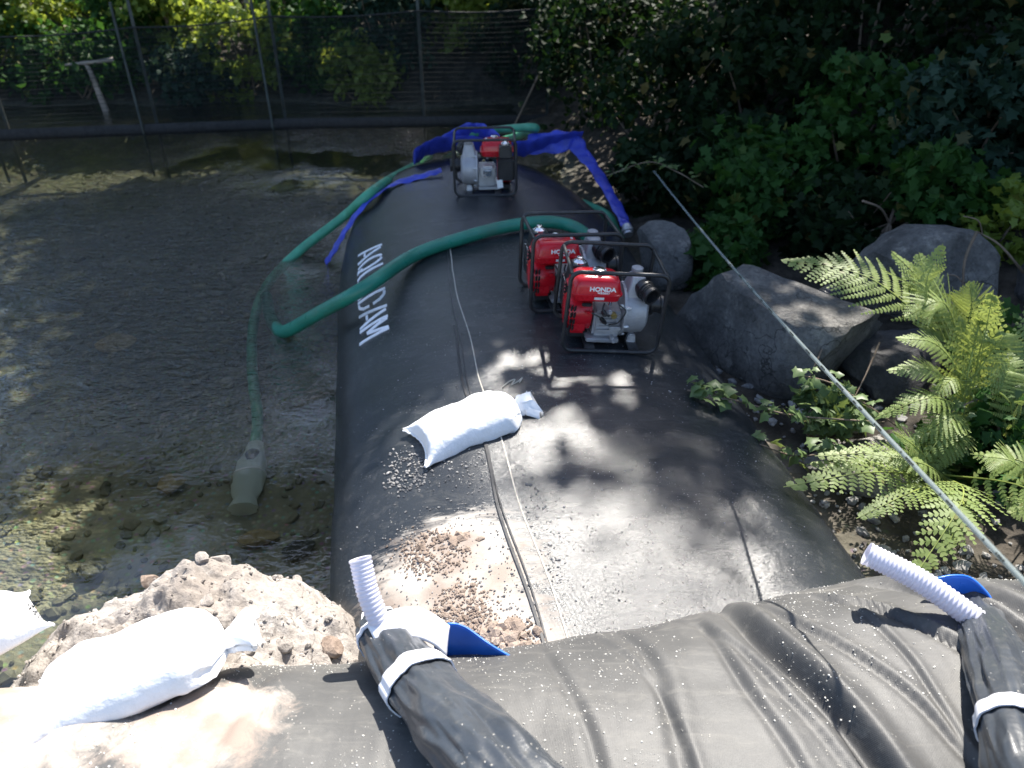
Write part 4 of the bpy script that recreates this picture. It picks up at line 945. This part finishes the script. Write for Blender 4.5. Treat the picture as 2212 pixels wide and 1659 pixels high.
fs += [(-5.2, 11.7, (.7, .5, .7), 'leafm', 'green bush behind the second net panel from the left'), (-3.1, 11.9, (.7, .5, .8), 'leafm', 'mid green bush behind the yellow green one'), (-1.2, 12.4, (.7, .5, .9), 'leafm', 'green bush left of the tall yellow green bush'), (-6.3, 11.4, (.6, .5, .6), 'leafy', 'yellow green bush left of the broken limb'), (-.1, 12.4, (.6, .5, 1.0), 'leafm', 'green bush right of the fourth fence post'), (-4.1, 10.7, (.5, .3, .35), 'leafb', 'low bluish plant at the foot of the second panel'), (-2.0, 10.7, (.5, .3, .4), 'leafy', 'low yellow plant at the waterline behind the fence')]
for i, (x, y, rad, mt, lb) in enumerate(fs): shrub((x, y, gz(x, y)), rad, 2200, .10, mt, lb, 200 + i, FG)
# right bank shrubs (in shade)
BG = 'bank shrubs in the shade'
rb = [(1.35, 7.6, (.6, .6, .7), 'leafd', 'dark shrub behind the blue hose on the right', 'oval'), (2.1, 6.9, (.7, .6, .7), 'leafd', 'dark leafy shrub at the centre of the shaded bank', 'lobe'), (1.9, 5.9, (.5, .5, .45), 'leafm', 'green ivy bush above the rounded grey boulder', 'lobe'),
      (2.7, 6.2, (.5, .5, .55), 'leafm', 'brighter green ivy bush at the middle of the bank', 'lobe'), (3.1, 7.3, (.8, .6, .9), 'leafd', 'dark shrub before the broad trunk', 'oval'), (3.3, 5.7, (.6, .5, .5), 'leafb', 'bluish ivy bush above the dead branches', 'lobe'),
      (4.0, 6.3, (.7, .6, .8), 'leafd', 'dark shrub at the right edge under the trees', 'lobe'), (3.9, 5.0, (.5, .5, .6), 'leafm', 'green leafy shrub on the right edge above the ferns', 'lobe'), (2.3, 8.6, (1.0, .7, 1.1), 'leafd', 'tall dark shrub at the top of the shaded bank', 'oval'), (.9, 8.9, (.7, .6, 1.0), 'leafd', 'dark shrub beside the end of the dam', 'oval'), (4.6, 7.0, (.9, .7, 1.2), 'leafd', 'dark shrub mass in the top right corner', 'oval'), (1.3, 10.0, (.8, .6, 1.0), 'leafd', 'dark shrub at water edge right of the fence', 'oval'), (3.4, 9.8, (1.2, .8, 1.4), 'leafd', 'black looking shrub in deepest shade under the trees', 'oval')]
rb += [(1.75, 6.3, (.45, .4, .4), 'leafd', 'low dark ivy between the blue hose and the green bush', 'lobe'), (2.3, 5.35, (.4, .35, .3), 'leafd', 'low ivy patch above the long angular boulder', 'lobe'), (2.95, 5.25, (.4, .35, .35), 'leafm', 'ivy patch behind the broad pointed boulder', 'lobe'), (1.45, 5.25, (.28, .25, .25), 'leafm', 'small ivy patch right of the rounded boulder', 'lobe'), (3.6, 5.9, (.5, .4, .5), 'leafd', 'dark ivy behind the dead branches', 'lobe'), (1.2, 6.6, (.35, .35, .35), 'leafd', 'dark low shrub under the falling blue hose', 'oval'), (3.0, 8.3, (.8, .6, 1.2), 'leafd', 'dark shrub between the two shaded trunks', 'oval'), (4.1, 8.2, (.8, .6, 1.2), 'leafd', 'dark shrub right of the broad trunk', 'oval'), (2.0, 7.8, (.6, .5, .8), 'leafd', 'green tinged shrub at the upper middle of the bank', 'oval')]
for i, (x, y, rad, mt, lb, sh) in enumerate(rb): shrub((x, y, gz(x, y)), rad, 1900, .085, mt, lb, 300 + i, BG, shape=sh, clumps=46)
# plants among the ferns, with broad lobed leaves
PG = 'leafy plants among the ferns'
for i, (px, py, z, rad, mt, lb) in enumerate([(2100, 960, .25, (.32, .28, .22), 'leafm', 'broad leaved plant under the tall ferns'), (2190, 900, .4, (.3, .28, .3), 'leafm', 'leafy plant at the right edge between fern fronds'), (2020, 1000, .15, (.2, .2, .14), 'ivy', 'small pale leaved plant right of the pale boulder'), (2180, 470, .75, (.22, .2, .3), 'leafy', 'yellow green plant high on the right edge'), (1790, 880, .3, (.16, .14, .1), 'ivy', 'pale vine clump above the pale boulder'), (2150, 720, .55, (.25, .25, .25), 'leafm', 'green plant behind the upright fern fronds')]):
    p = at(px, py, z); shrub((p.x, p.y, p.z - rad[2]), rad, 420, .07, mt, lb, 400 + i, PG, clumps=24, shape='lobe', name='leafy_plant', cat='plant', stems=5)

# ferns
def frond_mesh(name, base, tip, arch, wid, face, seed, pairs=15):
    rs = random.Random(seed); B, T = Vector(base), Vector(tip); mid = B.lerp(T, .5) + Vector(arch); path = spline([B, mid, T], 24); m = len(path) - 1
    V, F = [], []; fc = Vector(face); rib = []
    def fr_(f):
        x = f * m; i = min(int(x), m - 1); p = path[i].lerp(path[i + 1], x - i); t = (path[min(m, i + 1)] - path[max(0, i - 1)]).normalized(); s = t.cross(fc).normalized(); return p, t, s, s.cross(t)
    mb = MB(); mb.tube([fr_(f)[0] for f in np.linspace(0, 1, 24)], [.0045 * (1 - .75 * f) for f in np.linspace(0, 1, 24)], 5)
    for f in np.linspace(.12, 1, 20):
        p, t, s, n_ = fr_(f); kq = len(V); V += [p - s * .0018 + n_ * .0008, p + s * .0018 + n_ * .0008]
        if kq: F.append((kq - 2, kq - 1, kq + 1, kq))
    stem = mb; gap = (T - B).length * .79 / pairs
    for k in range(pairs):
        f = .20 + .79 * (k / (pairs - 1)) ** .92; prof = math.sin(min(1, (f - .10) / .30) * 1.571) ** .8 * (1 - max(0, (f - .32) / .68) ** 1.25 * .97)
        for sg in (-1, 1):
            p, t, s, n_ = fr_(min(.999, f + rs.uniform(-.008, .008))); L = wid * prof * rs.uniform(.88, 1.08)
            if L < .008: continue
            d = (s * sg + t * (.42 + .35 * f) - n_ * .10).normalized(); side = d.cross(n_).normalized()
            np_ = max(4, int(L / (gap * .36))); curl = rs.uniform(.05, .22); pv = None
            for g in (0, .33, .66, 1):
                c_ = p + d * L * g + t * L * .10 * g * g - n_ * L * curl * g * g; kq = len(V); V += [c_ - side * .0012, c_ + side * .0012]
                if pv is not None: F.append((pv, pv + 1, kq + 1, kq))
                pv = kq
            for j in range(np_):
                g = (j + .6) / np_; c_ = p + d * L * g + t * L * .10 * g * g - n_ * L * curl * g * g
                ll = gap * .60 * (1 - g) ** .6 * (1 if j else .8) + .003
                for sj in (-1, 1):
                    e = (side * sj + d * .45).normalized(); wv = d * gap * .17; kq = len(V); dz = n_ * ll * rs.uniform(-.18, .05)
                    V += [c_ - wv, c_ + e * ll * .6 - wv * .8 + dz * .5, c_ + e * ll + dz, c_ + e * ll * .55 + wv * 1.0 + dz * .3, c_ + wv]; F.append(tuple(range(kq, kq + 5)))
    return V, F, stem
def fern(label, fronds, seed):
    b0 = Vector(fronds[0][0]); t = empty('fern', (b0.x, b0.y, gz(b0.x, b0.y)), label, 'fern', 'ferns on the right bank')
    rf = random.Random(seed); more = []
    for (b, tp, arch, wid, face) in fronds:
        for _ in range(1 if wid > .06 else 0):
            L_ = (Vector(tp) - Vector(b)).length; j = lambda k_: Vector((rf.gauss(0, 1), rf.gauss(0, 1), rf.gauss(0, .6))) * k_
            e_ = Vector(b).lerp(Vector(tp), rf.uniform(.7, .95)) + j(L_ * .30); e_.z = max(e_.z, gz(e_.x, e_.y) + .04)
            more.append((Vector(b) + j(.03), e_, Vector(arch) + j(.03), wid * rf.uniform(.75, .98), Vector(face) + j(.22)))
    for k, (b, tp, arch, wid, face) in enumerate(list(fronds) + more):
        V, F, stem = frond_mesh('frond', b, tp, arch, wid, face, seed * 31 + k)
        o = part0(MB().add(V, F).build('frond', 'fern', None, 0), t)
        s_ = stem.build('rachis', 'stem', None, 60); s_.parent = o
    return t
TC = (-.12, -.18, .97)
def fz(px, py, z): return at(px, py, z)
c1 = fz(2075, 1050, .12)
fern('tall fern whose broad frond arches left over the boulders', [
    (fz(2050, 740, .62), fz(1695, 562, .86), (.02, .05, .10), .26, (-.05, -.3, .95)),
    (fz(2062, 760, .60), fz(1985, 545, .98), (-.04, .02, .05), .15, TC),
    (fz(2055, 745, .62), fz(1925, 542, .98), (.0, .02, .06), .10, TC),
    (fz(2062, 770, .55), fz(2095, 610, .92), (.03, 0, .04), .17, TC),
    (fz(2070, 1040, .14), fz(2060, 720, .75), (.05, .05, .05), .05, TC)], 1)
fern('sunlit fern with many short fronds in front of the grey boulder', [
    (fz(2085, 1010, .16), fz(2075, 690, .82), (.02, .02, .08), .21, TC),
    (fz(2078, 860, .48), fz(1915, 800, .62), (0, -.02, .09), .12, TC), (fz(2080, 880, .46), fz(1895, 900, .48), (0, -.03, .10), .12, TC),
    (fz(2085, 820, .55), fz(1935, 730, .76), (0, 0, .08), .11, TC), (fz(2090, 830, .55), fz(2170, 720, .8), (.03, 0, .08), .12, TC),
    (fz(2090, 900, .42), fz(1960, 960, .38), (0, -.04, .1), .12, TC), (fz(2092, 870, .45), fz(2185, 800, .62), (.03, -.02, .08), .13, TC), (fz(2090, 930, .35), fz(2010, 1020, .28), (-.03, -.04, .1), .11, TC)], 2)
fern('fern at the right edge with fronds leaning out of the picture', [
    (fz(2190, 1020, .15), fz(2235, 640, .85), (.0, 0, .08), .17, TC), (fz(2195, 1000, .2), fz(2150, 760, .7), (-.02, -.02, .08), .15, TC), (fz(2190, 960, .3), fz(2260, 870, .6), (.03, -.03, .08), .14, TC), (fz(2230, 1060, .3), fz(2125, 985, .45), (-.02, -.04, .09), .14, TC), (fz(2235, 1080, .3), fz(2180, 1110, .36), (0, -.05, .06), .12, TC)], 3)
fern('low fern spreading two fronds against the side of the dam', [
    (fz(2030, 1030, .2), fz(1692, 1052, .42), (.0, -.02, .07), .15, (-.1, -.2, .97)), (fz(2040, 1030, .2), fz(1965, 1262, .30), (.06, -.05, .20), .19, (-.15, -.35, .92)),
    (fz(2035, 1040, .2), fz(1850, 1120, .34), (0, -.04, .07), .11, TC), (fz(2050, 1020, .2), fz(1760, 985, .3), (0, 0, .06), .12, TC), (fz(2045, 1060, .15), fz(2035, 1200, .2), (.03, -.04, .12), .12, TC)], 4)

# leafy vine trailing over the dam's edge: each leaf its own mesh object
def lobed(seed):
    rs = random.Random(seed); pts = [(0, 0), (.10, .32), (-.08, .62), (.28, .50), (.42, .72), (.58, .36), (1.0, 0), (.58, -.36), (.42, -.72), (.28, -.50), (-.08, -.62), (.10, -.32)]
    V = [(x + rs.uniform(-.04, .04), y * .85 + rs.uniform(-.04, .04), -.18 * y * y - .15 * x * x) for x, y in pts] + [(.4, 0, .06)]
    F = [(i, (i + 1) % 12, 12) for i in range(12)]; return MB().add(V, F).mesh('leaf', 60)
LM = [lobed(k) for k in range(4)]
for me_ in LM: me_.materials.append(M['ivy'])
def vine(pts, nl, sz, label, seed, r=.004):
    t = empty('vine', pts[0], label, 'vine', 'vines beside the dam'); path = spline(pts, 10); rs = random.Random(seed)
    mb = MB(); mb.tube(path, r, 6); part0(mb.build('stem', 'twig', None, 60), t)
    for k in range(nl):
        p = path[rs.randrange(len(path))] + Vector((rs.gauss(0, .025), rs.gauss(0, .03), rs.uniform(-.01, .05)))
        o = link('leaf', LM[k % 4], None); s_ = sz * rs.uniform(.6, 1.25); o.scale = (s_,) * 3; o.location = p; o.rotation_euler = (rs.uniform(-.7, .4), rs.uniform(-.3, .9), rs.uniform(0, 6.3)); part0(o, t)
def zz(px, py, z): return at(px, py, z)
vine([zz(1910, 912, .32), zz(1800, 905, .36), zz(1700, 895, .40), zz(1600, 868, .44), zz(1540, 852, .46), zz(1485, 843, .48)], 60, .065, 'pale leaved vine trailing left over the shoulder of the dam', 1)
vine([zz(1950, 930, .3), zz(1880, 880, .40), zz(1800, 830, .5), zz(1730, 810, .55)], 22, .055, 'reddish stemmed vine above the pale leaved one', 2)
vine([zz(1640, 960, .34), zz(1720, 985, .2), zz(1800, 975, .25), zz(1890, 960, .3)], 24, .06, 'leafy vine creeping over the pale boulder', 3)
vine([zz(2010, 960, .35), zz(2040, 900, .45), zz(2120, 860, .5), zz(2210, 840, .55)], 30, .06, 'vine twining through the ferns at right', 4)
vine([aty(1310, 380, 5.9), aty(1400, 350, 5.9), aty(1460, 370, 5.8), aty(1520, 405, 5.7)], 34, .05, 'yellowish leaved spray hanging above the blue hose end', 5)
# dead branches on the bank
def branch(pts, r, label, seed, mat='twig', cat='branch', name='dead_branch', side=4):
    t = empty(name, pts[0], label, cat, 'dead branches and limbs'); path = spline(pts, 8); m_ = len(path)
    mb = MB(); mb.tube(path, [r * float(np.interp(i, [0, m_ - 1], [1, .45])) for i in range(m_)], 7); part0(mb.build('limb', mat, None, 60), t); rs = random.Random(seed)
    for k in range(side):
        i = rs.randrange(m_ // 3, m_); b = path[i]; e = b + Vector((rs.uniform(-.35, .35), rs.uniform(-.15, .15), rs.uniform(-.25, .3)))
        mb = MB(); mb.tube(spline([b, b.lerp(e, .5) + Vector((.02, 0, .03)), e], 4), r * .4, 5); part0(mb.build('twig', mat, None, 60), t)
branch([aty(2010, 385, 5.4), aty(1945, 430, 5.3), aty(1915, 500, 5.1), aty(1890, 560, 5.0)], .02, 'grey dead branch forking down behind the ferns', 1)
branch([aty(1990, 400, 5.35), aty(1935, 470, 5.2), aty(1850, 560, 5.0), aty(1800, 640, 4.8)], .013, 'thin dead branch slanting left above the boulders', 2)
branch([aty(1900, 400, 5.5), aty(1870, 480, 5.3), aty(1840, 600, 5.0)], .012, 'upright dead stick left of the forked branch', 3)
branch([aty(2110, 500, 4.4), aty(2085, 560, 4.35), aty(2080, 620, 4.3), aty(2075, 690, 4.25)], .010, 'bent dry stalk standing above the upright ferns', 4, side=1)
branch([aty(2212, 590, 4.4), aty(2160, 530, 4.4), aty(2110, 500, 4.4)], .009, 'pale dry stem at the right edge above ferns', 5, side=1)
branch([zz(1790, 720, .5), zz(1760, 790, .4), zz(1730, 850, .25)], .006, 'short dry stalk leaning before the long boulder', 6, side=0)
branch([zz(1900, 740, .5), zz(1870, 810, .4), zz(1840, 870, .3)], .006, 'short dry stalk leaning before the dark boulder', 7, side=0)
branch([aty(235, 255, 10.3), aty(215, 205, 10.3), aty(195, 155, 10.3), aty(180, 132, 10.3)], .045, 'pale broken limb standing behind the left net panel', 8, 'pale_wood', side=0)
branch([aty(245, 128, 10.4), aty(200, 134, 10.3), aty(140, 140, 10.3)], .03, 'pale crossing limb on top of the broken limb', 9, 'pale_wood', side=0)
branch([aty(535, 0, 12.5), aty(538, 30, 12.4), aty(545, 60, 12.4)], .06, 'pale upright trunk stub above the fence left of third post', 10, 'pale_wood', side=0)
# black corrugated drain pipe lying between the boulders
dp = empty('drain_pipe', at(1745, 670, .35), 'black corrugated drain pipe end lying behind the long boulder', 'pipe')
a, b = at(1715, 690, .42), at(1800, 640, .48); path = [a.lerp(b, i / 60) for i in range(61)]
mb = MB(); mb.tube(path, [.075 * (1 + .06 * math.sin(i * 1.3)) for i in range(61)], 22, False); part0(mb.build('pipe_wall', 'plastic', None, 60), dp)
mb = MB(); mb.tube(path, .066, 20, False); part0(mb.build('pipe_bore', 'darkhole', None, 60), dp)
